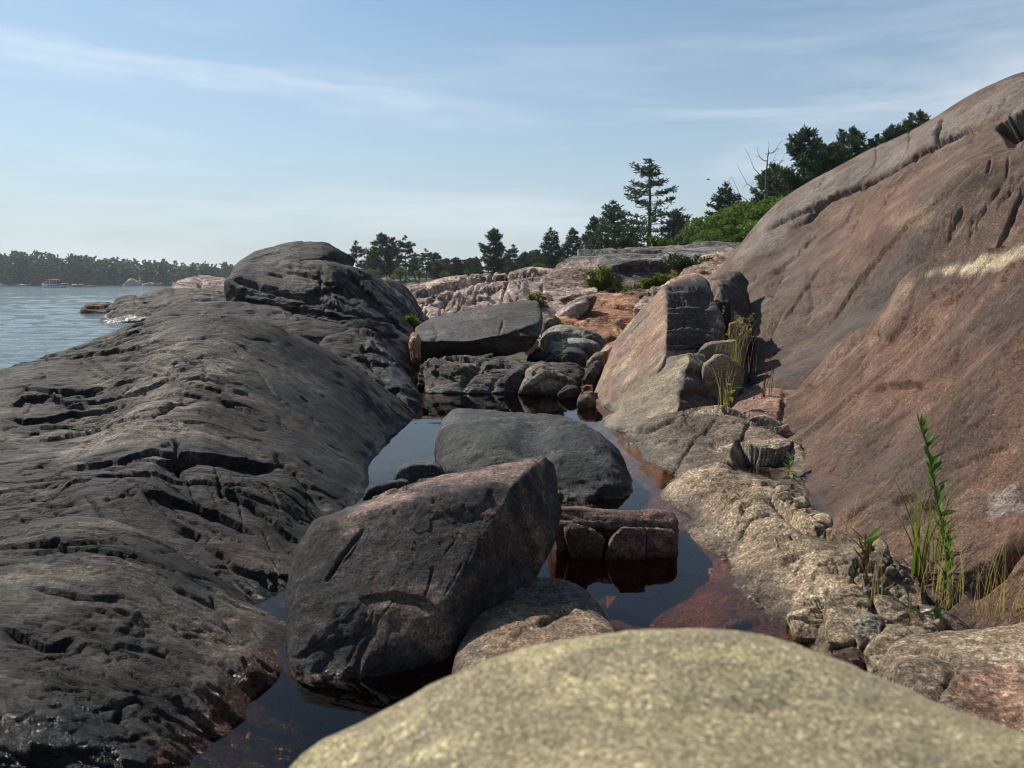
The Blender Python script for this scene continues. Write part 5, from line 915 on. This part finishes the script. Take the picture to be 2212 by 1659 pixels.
def dead_proto(seed=3, H=8.0):
    r = np.random.default_rng(seed); tr = [tube([(0, 0, 0), (.1, 0, H * .4), (.05, .1, H * .75), (.15, 0, H)], [.16, .12, .07, .015], 7)]
    for i in range(17):
        t = .35 + .62 * i / 17; an = r.random() * 6.28 if i % 2 else (math.pi if i % 4 else 0) + r.normal() * .3; L = H * (.36 * (1 - t) + .10) * (.7 + .6 * r.random()); o = np.array([.08, .05, t * H]); d = np.array([math.cos(an), math.sin(an) * .6, 0])
        pts = [o, o + d * L * .35 + np.array([0, 0, L * .05]), o + d * L * .7 + np.array([0, 0, L * .3]), o + d * L * .95 + np.array([0, 0, L * .75])]
        tr.append(tube(pts, [.045, .034, .022, .006], 4))
        for q in range(4):
            b = pts[1 + q % 3]; e = b + (d * .5 + r.normal(size=3) * .35 + np.array([0, 0, .35])) * L * .4; tr.append(tube([b, (b + e) / 2 + r.normal(size=3) * .03, e], [.02, .014, .004], 3))
    return join(tr)

def tri_mesh(name, vf, mat, smooth=False): return mesh_from(name, vf[0], vf[1], mat, smooth=smooth)
PROTO = {}
for key, kw in {'pine': dict(seed=1, prof=0, whorls=13, rad=.24), 'pine2': dict(seed=5, prof=0, whorls=12, rad=.27, lean=.4, updip=.35), 'dense': dict(seed=2, prof=1, whorls=15, rad=.27, base=.05, k=12), 'sparse': dict(seed=3, prof=3, whorls=8, rad=.2, base=.35, sparse=.25, k=11, updip=.3),
                'big': dict(seed=8, prof=0, whorls=10, rad=.30, base=.12, k=8, updip=.30, asym=-.15, ln=.34), 'round': dict(seed=9, prof=3, whorls=12, rad=.32, base=.15, k=12, updip=.3)}.items():
    a, b = pine_proto(**kw); PROTO[key] = (tri_mesh("trunk", a, M_BARK), tri_mesh("crown", b, M_NEEDLE), 10.0)
for key, sd in (('leafy', 21), ('leafy2', 22)):
    a, b = broad_proto(sd); PROTO[key] = (tri_mesh("trunk", a, M_BARK), tri_mesh("crown", b, M_LEAF), 6.0)

WIDE = dict(pine=1.25, pine2=1.25, sparse=1.2, dense=1.15)
def gz(x, y): return float(rbf_eval(GC, np.array([[x, y]]), 0.6)[0])
def tree(name, u, vtop, y, kind, label, wid=1.0, group=None, zb=None):
    top = Q(u, vtop, y); z0 = gz(top[0], y) - .1 if zb is None else zb
    tm, cm, h0 = PROTO[kind]; s = max(top[2] - z0, 1.0) / h0
    e = link(name, None, None, (top[0], y, z0)); e.rotation_euler = (0, 0, random.random() * 6.28 if kind != 'big' else 0.0); e.scale = (s * wid * WIDE.get(kind, 1), s * wid * WIDE.get(kind, 1), s); e.empty_display_size = .3
    link("trunk", tm, e); link("crown", cm, e)
    return tag(e, label, "tree", group)

GP = "pines along the skyline"
for u, v, y, k, w, lb in [
    (770, 524, 118, 'sparse', 1.0, "thin ragged pine at the left end of the skyline, next to the big hump"),
    (798, 552, 122, 'pine', 1.1, "short pine between the thin ragged pine and the dense pair"),
    (822, 508, 120, 'dense', 1.0, "dense dark pine, left of the close pair behind the big hump"),
    (848, 516, 124, 'round', .7, "dense dark pine, right of the close pair behind the big hump"),
    (875, 513, 119, 'sparse', .9, "flat-topped open pine just right of the dense pair"),
    (896, 548, 126, 'pine', 1.2, "short broad pine right of the flat-topped open pine"),
    (920, 540, 121, 'sparse', 1.1, "ragged low pine where the skyline starts to dip"),
    (942, 566, 128, 'dense', 1.7, "low bushy pine in the dip of the skyline, leftmost"),
    (962, 566, 130, 'round', 1.3, "low bushy pine in the dip of the skyline, second from the big hump"),
    (984, 558, 125, 'dense', 1.7, "low bushy pine in the middle of the skyline dip"),
    (1004, 562, 129, 'round', 1.3, "low bushy pine in the dip, second from the dark spire pine"),
    (1030, 556, 122, 'sparse', 1.2, "low ragged pine just left of the dark spire pine"),
    (1066, 498, 98, 'dense', .95, "dark spire pine standing alone above the fractured pink ridge"),
    (1108, 531, 112, 'sparse', 1.1, "thin pine just right of the dark spire pine"),
    (1134, 545, 114, 'pine', 1.2, "short pine in the gap right of the thin pine"),
    (1160, 541, 110, 'round', 1.3, "short round pine left of the forked pines"),
    (1193, 497, 96, 'pine2', 1.0, "pine with upswept crown, first of the row climbing to the tall pine"),
    (1237, 496, 94, 'pine', 1.1, "pine, second of the row climbing to the tall pine"),
    (1281, 472, 90, 'dense', .75, "narrow pine, third of the row climbing to the tall pine"),
    (1332, 440, 80, 'pine2', 1.15, "broad pine next left to the tall pine"),
    (1366, 505, 84, 'dense', 1.2, "low dark pine under the left side of the tall pine"),
    (1405, 350, 75, 'big', 1.55, "tallest pine, layered and asymmetric, standing alone against the sky"),
    (1462, 460, 70, 'pine', 1.2, "dark pine just right of the tall pine"),
    (1486, 492, 66, 'dense', 1.2, "low dark conifer between the tall pine and the leafy trees"),
    (1572, 402, 60, 'pine2', 1.0, "pale green pine poking above the leafy trees"),
    (1598, 425, 61, 'sparse', .9, "small open pine right of the pale green pine"),
    (1665, 372, 51, 'dense', 1.0, "dark conifer around the foot of the dead tree"),
    (1738, 287, 46, 'dense', .85, "tall dark pine right of the dead tree"),
    (1700, 380, 47, 'round', .9, "dark pine between the dead tree and the tall dark pine"),
    (1780, 318, 47, 'round', .8, "dark pine in the hollow between the two tall hillside pines"),
    (1838, 286, 46, 'round', 1.0, "broad round-topped pine on the skyline of the great slope"),
    (1895, 298, 45, 'pine', .9, "small dark pine right of the round-topped pine"),
    (1925, 280, 44, 'dense', .7, "narrow dark pine partly hidden by the slope's crest"),
    (1985, 250, 44, 'round', .8, "uppermost pine, only its crown showing over the slope's crest"),
    (1955, 268, 45, 'pine', .9, "small pine crown just left of the uppermost pine")]:
    tree("pine_tree", u, v, y, k, lb, w, GP)
r = np.random.default_rng(77); band = sorted(915 + 300 * r.random(20))
for i, u in enumerate(band):
    v = np.interp(u, [915, 1000, 1060, 1210], [562, 566, 560, 545]) + 7 * r.normal(); tree("pine_tree", u, v, 132 + 12 * r.random(), ('dense', 'round', 'pine')[i % 3], "low pine in the continuous dark band between the ragged low pine and the climbing row", 1.5, "low pines of the skyline band")
for u, v, y, k, w, lb in [
    (1512, 470, 52, 'leafy', 1.3, "leafy green tree at the left end of the deciduous thicket"),
    (1545, 456, 50, 'leafy2', 1.3, "leafy green tree, second from the left of the thicket"),
    (1582, 440, 49, 'leafy', 1.3, "leafy green tree in the middle of the thicket's skyline"),
    (1620, 428, 47, 'leafy2', 1.3, "leafy green tree below the dead tree"),
    (1662, 418, 45, 'leafy', 1.3, "leafy green tree against the dark conifers"),
    (1690, 425, 42, 'leafy2', 1.2, "leafy green tree meeting the great slope"),
    (1540, 492, 42, 'leafy2', 1.5, "low leafy tree at the front left of the thicket"),
    (1590, 482, 41, 'leafy', 1.5, "low leafy tree at the front middle of the thicket"),
    (1640, 470, 40, 'leafy2', 1.5, "low leafy tree at the front right of the thicket"),
    (800, 578, 104, 'leafy2', 1.2, "low green tree beside the big hump's right shoulder"),
    (905, 582, 103, 'leafy', 1.2, "low green tree in the gap below the ragged low pine"),
    (1010, 582, 104, 'leafy', 1.2, "low green tree in the middle of the dip, behind the fractured ridge"),
    (1060, 578, 99, 'leafy2', 1.2, "low green tree at the foot of the spire pine"),
    (1165, 566, 92, 'leafy2', 1.2, "low green tree left of the climbing row of pines"),
    (1220, 556, 88, 'leafy', 1.2, "low green tree under the first climbing pines"),
    (1300, 535, 78, 'leafy2', 1.2, "low green tree under the broad pine"),
    (865, 574, 100, 'leafy', 1.2, "low light green tree under the flat-topped open pine"),
    (960, 585, 100, 'leafy2', 1.2, "low green tree behind the left end of the fractured ridge"),
    (1110, 570, 95, 'leafy', 1.2, "low green tree behind the fractured ridge, right of the spire pine")]:
    tree("leafy_tree", u, v, y, k, lb, w, "broadleaf trees")
dp = dead_proto(); top = Q(1657, 316, 48); z0 = gz(top[0], 48)
e = link("dead_tree", None, None, (top[0], 48, z0)); s = (top[2] - z0) / 8.0; e.scale = (s, s, s); tag(e, "bare grey dead tree standing among the dark conifers", "tree"); link("trunk", tri_mesh("trunk", dp, M_DEADWOOD), e)

def bush(label, u, v, y, zb, h, w, n, mat, seed, name="shrub", leaf=.038):
    r = np.random.default_rng(seed); b = Q(u, v, y); b = np.array([b[0], y, zb]); st, cs, ds = [], [], []
    for i in range(n):
        an = r.random() * 6.28; d = np.array([math.cos(an) * w * r.random() ** .5, math.sin(an) * w * .7 * r.random() ** .5, h * (.45 + .6 * r.random())])
        st.append(tube([np.zeros(3), d * .5 + r.normal(size=3) * .02, d], [.008, .006, .002], 3))
        for q in np.linspace(.3, 1, 9): cs.append(d * q + r.normal(size=3) * .05 * w); ds.append(d / np.linalg.norm(d) + r.normal(size=3) * .5)
    e = link(name, None, None, tuple(b)); tag(e, label, "shrub", "shrubs on the headland")
    link("stem", tri_mesh("stem", join(st), M_STEM), e); link("foliage", tri_mesh("foliage", tufts(cs, ds, 9, leaf * 1.9, leaf * .4, r, up=.2), mat), e)
bush("yellow-green bush on top of the headland below the tall pine", 1432, 538, 20.5, 1.75, .42, .34, 30, M_BUSH, 1)
bush("tall yellow-green bush before the headland's dark face", 1300, 610, 15.2, .75, .55, .34, 26, M_BUSH, 2)
bush("low olive shrub at the foot of the headland's dark face, left one", 1350, 622, 15.0, .72, .26, .32, 16, M_BUSH, 3)
bush("low olive shrub at the foot of the headland's dark face, right one", 1405, 620, 15.0, .72, .30, .32, 16, M_BUSH, 4)
bush("small grey-green tuft shrub between the pink ridge and the jointed face", 1160, 655, 13.6, .42, .40, .18, 14, M_BUSH, 5, leaf=.03)
bush("dark green juniper mat on the headland's right shoulder", 1500, 565, 15.6, 1.2, .32, .7, 46, M_NEEDLE, 6)
bush("small weedy shrub on the right of the juniper mat", 1440, 605, 14.9, .8, .38, .3, 18, M_BUSH, 8)
bush("straggly green weed in the crack beside the leaning slab", 880, 690, 9.6, .42, .16, .12, 14, M_BUSH, 9, leaf=.03)
bush("thin dry weed tuft beside the orange rock", 1205, 690, 10.9, .28, .22, .10, 9, M_DRY, 10, leaf=.022)
bush("small yellowish weed at the foot of the orange rock", 1300, 745, 9.6, .16, .13, .06, 7, M_YWEED, 11, leaf=.025)

# grasses: each clump one thing, its blades joined
def grass(label, base, n, h, spread, mat, seed, wd=.0035, lean=(0, 0), seedhead=False, name="grass_clump"):
    r = np.random.default_rng(seed); vs, fs = [], []; o = 0; heads = []
    for i in range(n):
        b = r.normal(size=2) * spread * .35; l = h * (.55 + .55 * r.random()); an = r.random() * 6.28; bend = l * (.12 + .5 * r.random() ** 2)
        dx, dy = math.cos(an) * bend + lean[0] * l, math.sin(an) * bend + lean[1] * l; sd = np.array([-math.sin(an * 1.7 + i), math.cos(an * 1.7 + i), 0])
        for j in range(7):
            q = j / 6; p = np.array([b[0] + dx * q * q, b[1] + dy * q * q, l * (q - .18 * q * q * (bend / l))]); w = wd * (1 - q * .85)
            vs += [p - sd * w, p + sd * w]
            if j: fs += [(o + 2 * j - 2, o + 2 * j - 1, o + 2 * j + 1), (o + 2 * j - 2, o + 2 * j + 1, o + 2 * j)]
        o += 14; heads.append(p)
    e = link(name, None, None, tuple(base)); tag(e, label, "grass", "grass clumps in the rock cracks")
    link("blades", mesh_from("blades", np.array(vs), np.array(fs), mat, smooth=False), e)
    if seedhead:
        c = np.array([q + np.array([0, 0, -k * .022]) + r.normal(size=3) * .006 for q in heads[: n // 3] for k in range(3)])
        sh = link("seed_heads", tri_mesh("seed_heads", tufts(c, np.tile([0, 0, 1.0], (len(c), 1)), 4, .022, .0025, r, up=.3), M_DRY), e); sh["kind"] = "stuff"
grass("tall dry straw-coloured grass tuft between the tilted block and the slope", Q(1578, 800, 6.2), 60, .50, .24, M_DRY, 1, .0011, (.18, 0), True)
grass("sparse dry grass stalks before the yellow-leaved weed", Q(1560, 880, 5.2), 18, .32, .10, M_DRY, 2, .003)
grass("bright yellow-green grass clump at the foot of the tall leafy stem", Q(1985, 1245, 2.3), 20, .33, .035, M_GREENGRASS, 3, .0040, (-.05, 0))
grass("wispy yellowing grass tangled round the tall leafy stem", Q(2040, 1300, 2.05), 40, .30, .09, M_DRY, 11, .0010, (-.1, 0))
grass("second green grass clump close behind the tall leafy stem", Q(2025, 1215, 2.35), 12, .26, .03, M_GREENGRASS, 4, .0035)
grass("wispy dry grass in the gully at the right edge", Q(2150, 1330, 2.0), 34, .30, .10, M_DRY, 5, .0012)
grass("wispy dry grass on the ridge crest above the reddish seedling", Q(1830, 1170, 2.5), 10, .16, .04, M_DRY, 6, .0012)
grass("thin dry stalks standing beside the dark-sided wedge", Q(1895, 1300, 2.08), 8, .24, .03, M_DRY, 7, .0014)
grass("low green moss and grass in the gully under the tall leafy stem", Q(1950, 1330, 2.05), 30, .06, .06, M_GREENGRASS, 8, .002)
grass("thin brown stalks against the slope near the leaning slab", Q(1655, 865, 5.3), 9, .42, .10, M_STEM, 9, .004)

# weeds with single leaves
def leaf_mesh(name, mat, l=1.0, w=.36, fold=.12, droop=.15):
    vs, fs = [], []; n = 6
    for j in range(n + 1):
        q = j / n; hw = w * .5 * math.sin(math.pi * min(1, q * .92 + .06)) ** .8 * (1 - .25 * q); z = -droop * q * q
        vs += [(-hw, q * l, z + fold * hw * 2), (0, q * l, z), (hw, q * l, z + fold * hw * 2)]
        if j:
            o = 3 * j
            fs += [(o - 3, o - 2, o + 1), (o - 3, o + 1, o), (o - 2, o - 1, o + 2), (o - 2, o + 2, o + 1)]
    return mesh_from(name, np.array(vs), np.array(fs), mat, smooth=True)
LEAF = {k: leaf_mesh("leaf", m, 1.0, w, .15, d) for k, m, w, d in (('g', M_WEED, .38, .15), ('y', M_YWEED, .5, .3), ('r', M_REDLEAF, .2, .1), ('n', M_WEED, .22, -.1))}
from mathutils import Matrix, Euler
def weed(label, path, rad, n, size, kinds, seed, tilt=(.9, .3), top=0.0, name="leafy_weed", start=.1, phase=2.4):
    r = np.random.default_rng(seed); path = np.array(path, float); b = path[0]; P = path - b
    e = link(name, None, None, tuple(b)); tag(e, label, "plant", "weeds in the rock cracks")
    link("stem", tri_mesh("stem", tube(P, np.linspace(rad, rad * .4, len(P)), 6), M_STEM if kinds[0] != 'G' else M_WEED, True), e)
    ts = np.linspace(0, 1, len(P))
    for i in range(n):
        q = start + (1 - start) * (i + .5) / n; pos = np.array([np.interp(q, ts, P[:, k]) for k in range(3)])
        kd = kinds[min(int(q * len(kinds)), len(kinds) - 1)]; s = size * (.75 + .5 * r.random()) * (1 - top * q)
        o = link("leaf", LEAF[kd], e); el = tilt[0] + (tilt[1]) * r.normal()
        o.location = tuple(pos); o.rotation_euler = (el, r.normal() * .25, i * phase + r.normal() * .3); o.scale = (s, s, s)
tp = [Q(2010, 1375, 1.98), Q(2035, 1300, 2.02), Q(2048, 1210, 2.05), Q(2040, 1150, 2.06), Q(2025, 1085, 2.08), Q(2012, 1010, 2.1), Q(1998, 950, 2.1), Q(1985, 912, 2.1)]
weed("tall upright stem crowded with green leaves in the gully at right", tp, .0038, 64, .052, 'grggggggggnn', 1, (1.1, .2), .2, start=.06)
weed("small leafy green sprig at the end of the dark ridge wedge", [Q(1700, 1045, 3.85), Q(1704, 1020, 3.86), Q(1708, 985, 3.87)], .003, 16, .052, 'gygg', 2, (.5, .25))
weed("reddish seedling with a green leaf tuft on the sunlit ridge", [Q(1868, 1265, 2.12), Q(1872, 1210, 2.14), Q(1868, 1165, 2.15)], .0025, 20, .042, 'rrrn', 3, (1.0, .3), -.6)
weed("green leafy weed growing from the far ledge by the dark rounded boulder", [Q(1214, 782, 7.7), Q(1215, 760, 7.7), Q(1216, 738, 7.7)], .004, 22, .065, 'ggg', 4, (.5, .3))
weed("weed with a big yellow leaf in the shade below the leaning slab", [Q(1572, 885, 5.15), Q(1576, 860, 5.15), Q(1580, 830, 5.15)], .003, 9, .075, 'yyg', 5, (.3, .4))
weed("low reddish weed around the foot of the grass clump", [Q(2000, 1270, 2.25), Q(2010, 1240, 2.25), Q(2015, 1215, 2.25)], .002, 18, .035, 'rrr', 6, (.6, .4))
weed("small weed with dark stem beside the tall leafy stem", [Q(1960, 1375, 1.97), Q(1965, 1330, 1.98), Q(1968, 1285, 2.0)], .002, 8, .03, 'rg', 7, (.8, .4))
weed("thin flowering stalk behind the tall leafy stem", [Q(2005, 1080, 2.15), Q(2030, 1000, 2.16), Q(2045, 930, 2.17), Q(2060, 845, 2.18)], .0016, 14, .009, 'yyy', 8, (1.0, .4), -.3, start=.9)
weed("small bright green sprig beside the pale oval boulder", [Q(1172, 765, 8.5), Q(1173, 755, 8.5), Q(1174, 742, 8.5)], .003, 10, .05, 'gg', 9, (.6, .4))

# ------------------------------------------------------------------ far shore, islet, boat, bird
xs_, ys_ = np.linspace(-420, 60, 100), np.linspace(385, 900, 14)
Y, X = np.meshgrid(ys_, xs_, indexing='ij'); Z = -1.2 + 3.0 * sstep(388, 425, Y + 6 * np.sin(X * .05)) + 0.012 * (Y - 385) * (1 + .5 * np.sin(X * .02))
fs_p = np.stack([X.ravel(), Y.ravel(), Z.ravel()], 1)
o = link("far_shore", mesh_from("far_shore", fs_p, grid_faces(14, 100), M_RED_FAR, np.tile([.10, .09, .07], (len(fs_p), 1)), np.zeros(len(fs_p)))); o["kind"] = "structure"
r = np.random.default_rng(5); tv = []; tk = []
for i in range(900):
    y = 402 + 70 * r.random() ** 1.4; u = -120 + 1150 * r.random(); x = (u - U0) / FPX * y
    vt = np.interp(u, [-120, 0, 200, 480, 800, 1100], [556, 557, 566, 582, 588, 592]) + r.normal() * 5 + (0 if r.random() < .55 else 24 * r.random())
    zb = .8 + .02 * (y - 400); H = max(1 + (613 - vt) / FPX * y - zb, 3.5); con = r.random() < .6
    nq = 60; q = r.normal(size=(nq, 3)); q /= np.linalg.norm(q, axis=1)[:, None]; t = r.random(nq)
    w = H * (.17 if con else .26)
    c = np.stack([x + q[:, 0] * w * (1.15 - t if con else np.sin(np.pi * (.15 + .8 * t))), y + q[:, 1] * w, zb + H * (.06 + .94 * t)], 1)
    a, b = tufts(c, q, 1, H * .16, H * .075, r, up=.1); tv.append(a); tk.append(b + 4 * nq * i)
o = link("far_forest", mesh_from("far_forest", np.concatenate(tv), np.concatenate(tk), M_FAR, smooth=False)); o["kind"] = "stuff"; o["label"] = "dark mixed forest along the far shore of the lake"
for i, (u, v, w, h, y) in enumerate([(175, 619, 26, 8, 232), (205, 621, 16, 5, 228), (290, 617, 40, 15, 392), (330, 618, 22, 8, 388), (60, 617, 34, 4, 392), (15, 616, 20, 4, 394)]):
    m = y / FPX; c = G(u, v, 0); c = np.array([(u - U0) * m, y, 0.0]); rr = np.random.default_rng(60 + i)
    pts = [('w', c[0] + q[0] * w * m * .62, c[1] + q[1] * w * m * .4, q[2] * h * m * 1.05) for q in (k / np.linalg.norm(k) for k in rr.normal(size=(16, 3)))]
    rock("islet" if i < 2 else "shore_outcrop", ["pale bare rock islet just behind the motorboat", "low flat rock shelf right of the islet", "pale rock outcrop on the far shore", "small pale rock on the far shore, next to the larger outcrop", "low rock shelf on the far shore left of the boat", "low rock shelf on the far shore at the picture's left edge"][i],
         pts, 16, M_RED_FAR, PAL_FAR, style(L=6, bulk=.4, fiss=.15, chip=.1, seed=170 + i), pw=12, group="rocks on the far shore")

def plain(name, col, rough=.4, metal=0.0):
    m = bpy.data.materials.new(name); m.use_nodes = True; t = m.node_tree; b = t.nodes["Principled BSDF"]; nz = N(t, "ShaderNodeTexNoise", i_Scale=3.0, i_Detail=4.0)
    t.links.new(mixc(t, nz.outputs[0], tuple(c * .85 for c in col), col), b.inputs['Base Color']); b.inputs['Roughness'].default_value = rough; b.inputs['Metallic'].default_value = metal; return m
M_BWHITE, M_BNAVY, M_BGLASS, M_BCANVAS = plain("boat_white", (.85, .85, .84), .3), plain("boat_navy", (.03, .04, .07), .3), plain("boat_glass", (.05, .07, .08), .1), plain("boat_canvas", (.55, .53, .48), .8)
bc = np.array([(130 - U0) / FPX * 205, 205.0, 0.0])
boat = link("motorboat", None, None, tuple(bc)); boat.rotation_euler = (0, 0, 0.12); tag(boat, "small white and navy motorboat with canvas top off the far shore", "boat")
def loft(secs, closed=True):
    vs = np.array([q for s in secs for q in s], float); k = len(secs[0]); fs = []
    for i in range(len(secs) - 1):
        for j in range(k if closed else k - 1): fs.append((i * k + j, i * k + (j + 1) % k, (i + 1) * k + (j + 1) % k, (i + 1) * k + j))
    return vs, np.array(fs)
def sec(x, hw, zb, zt): return [(x, 0, zb), (x, -hw * .75, zb + (zt - zb) * .25), (x, -hw, zt), (x, -hw * .9, zt + .02), (x, hw * .9, zt + .02), (x, hw, zt), (x, hw * .75, zb + (zt - zb) * .25)]
v_, f_ = loft([sec(-3.1, .02, .1, .75), sec(-3.0, 1.05, -.25, .8), sec(-1, 1.15, -.3, .85), sec(1.2, 1.0, -.25, .98), sec(2.6, .5, .05, 1.15), sec(3.3, .03, .75, 1.22)]); link("hull", mesh_from("hull", v_, f_, M_BWHITE, smooth=False), boat)
v_, f_ = loft([sec(-1.6, 1.17, .3, .62), sec(-1, 1.19, .3, .66), sec(1.2, 1.05, .36, .78), sec(2.6, .56, .55, .95), sec(3.32, .06, .85, 1.1)]); link("stripe", mesh_from("stripe", v_, f_, M_BNAVY, smooth=False), boat)
v_, f_ = loft([[(-.2, -.85, .95), (-.2, .85, .95), (-.2, .8, 1.45), (-.2, -.8, 1.45)], [(1.1, -.75, 1.0), (1.1, .75, 1.0), (.5, .72, 1.5), (.5, -.72, 1.5)]]); link("windshield", mesh_from("windshield", v_, f_, M_BGLASS, smooth=False), boat)
v_, f_ = loft([[(-2.2, -.95, 1.95), (-2.2, .95, 1.95), (-2.2, .9, 2.05), (-2.2, -.9, 2.05)], [(-.6, -1, 2.08), (-.6, 1, 2.08), (-.6, .95, 2.18), (-.6, -.95, 2.18)], [(.7, -.9, 2.0), (.7, .9, 2.0), (.7, .85, 2.08), (.7, -.85, 2.08)]]); link("canvas_top", mesh_from("canvas_top", v_, f_, M_BCANVAS, smooth=False), boat)
for x, yq in ((-2.1, -.9), (-2.1, .9), (.5, -.85), (.5, .85)): link("canopy_post", tri_mesh("canopy_post", tube([(x, yq, .9), (x, yq, 2.0)], [.03, .03], 6), M_BWHITE, True), boat)
v_, f_ = loft([[(-3.6, -.25, .2), (-3.6, .25, .2), (-3.55, .22, 1.15), (-3.55, -.22, 1.15)], [(-3.05, -.28, .1), (-3.05, .28, .1), (-3.1, .25, 1.2), (-3.1, -.25, 1.2)]]); link("outboard_motor", mesh_from("outboard_motor", v_, f_, M_BWHITE, smooth=False), boat)

bd = Q(1530, 388, 34); bird = link("bird", None, None, tuple(bd)); tag(bird, "tiny dark bird flying in the sky right of the tallest pine", "bird")
link("body", tri_mesh("body", tube([(-.09, 0, 0), (-.04, 0, .005), (.02, 0, .005), (.08, 0, 0)], [.004, .018, .02, .004], 6), M_BNAVY, True), bird)
for s in (-1, 1): link("wing", mesh_from("wing", np.array([(-.02, 0, .01), (.035, 0, .01), (.02, s * .09, .035), (-.03, s * .09, .035), (-.03, s * .2, .02), (-.045, s * .2, .02)]), np.array([(0, 1, 2), (0, 2, 3), (3, 2, 4), (3, 4, 5)]), M_BNAVY), bird)

# ------------------------------------------------------------------ summer haze over the lake
hv = np.array([(x, y, z) for x in (-900, 900) for y in (-60, 1400) for z in (-4, 30)], float)
hf = np.array([(0, 1, 3, 2), (4, 6, 7, 5), (0, 4, 5, 1), (2, 3, 7, 6), (0, 2, 6, 4), (1, 5, 7, 3)])
hm = bpy.data.materials.new("haze"); hm.use_nodes = True; ht = hm.node_tree; ht.nodes.clear()
ho = N(ht, "ShaderNodeOutputMaterial"); pv = N(ht, "ShaderNodeVolumePrincipled", i_Density=0.00022, i_Anisotropy=0.3); pv.inputs['Color'].default_value = (0.80, 0.88, 0.97, 1)
ht.links.new(pv.outputs[0], ho.inputs['Volume'])
hz_o = link("haze", mesh_from("haze", hv, hf, hm, smooth=False)); hz_o["kind"] = "stuff"
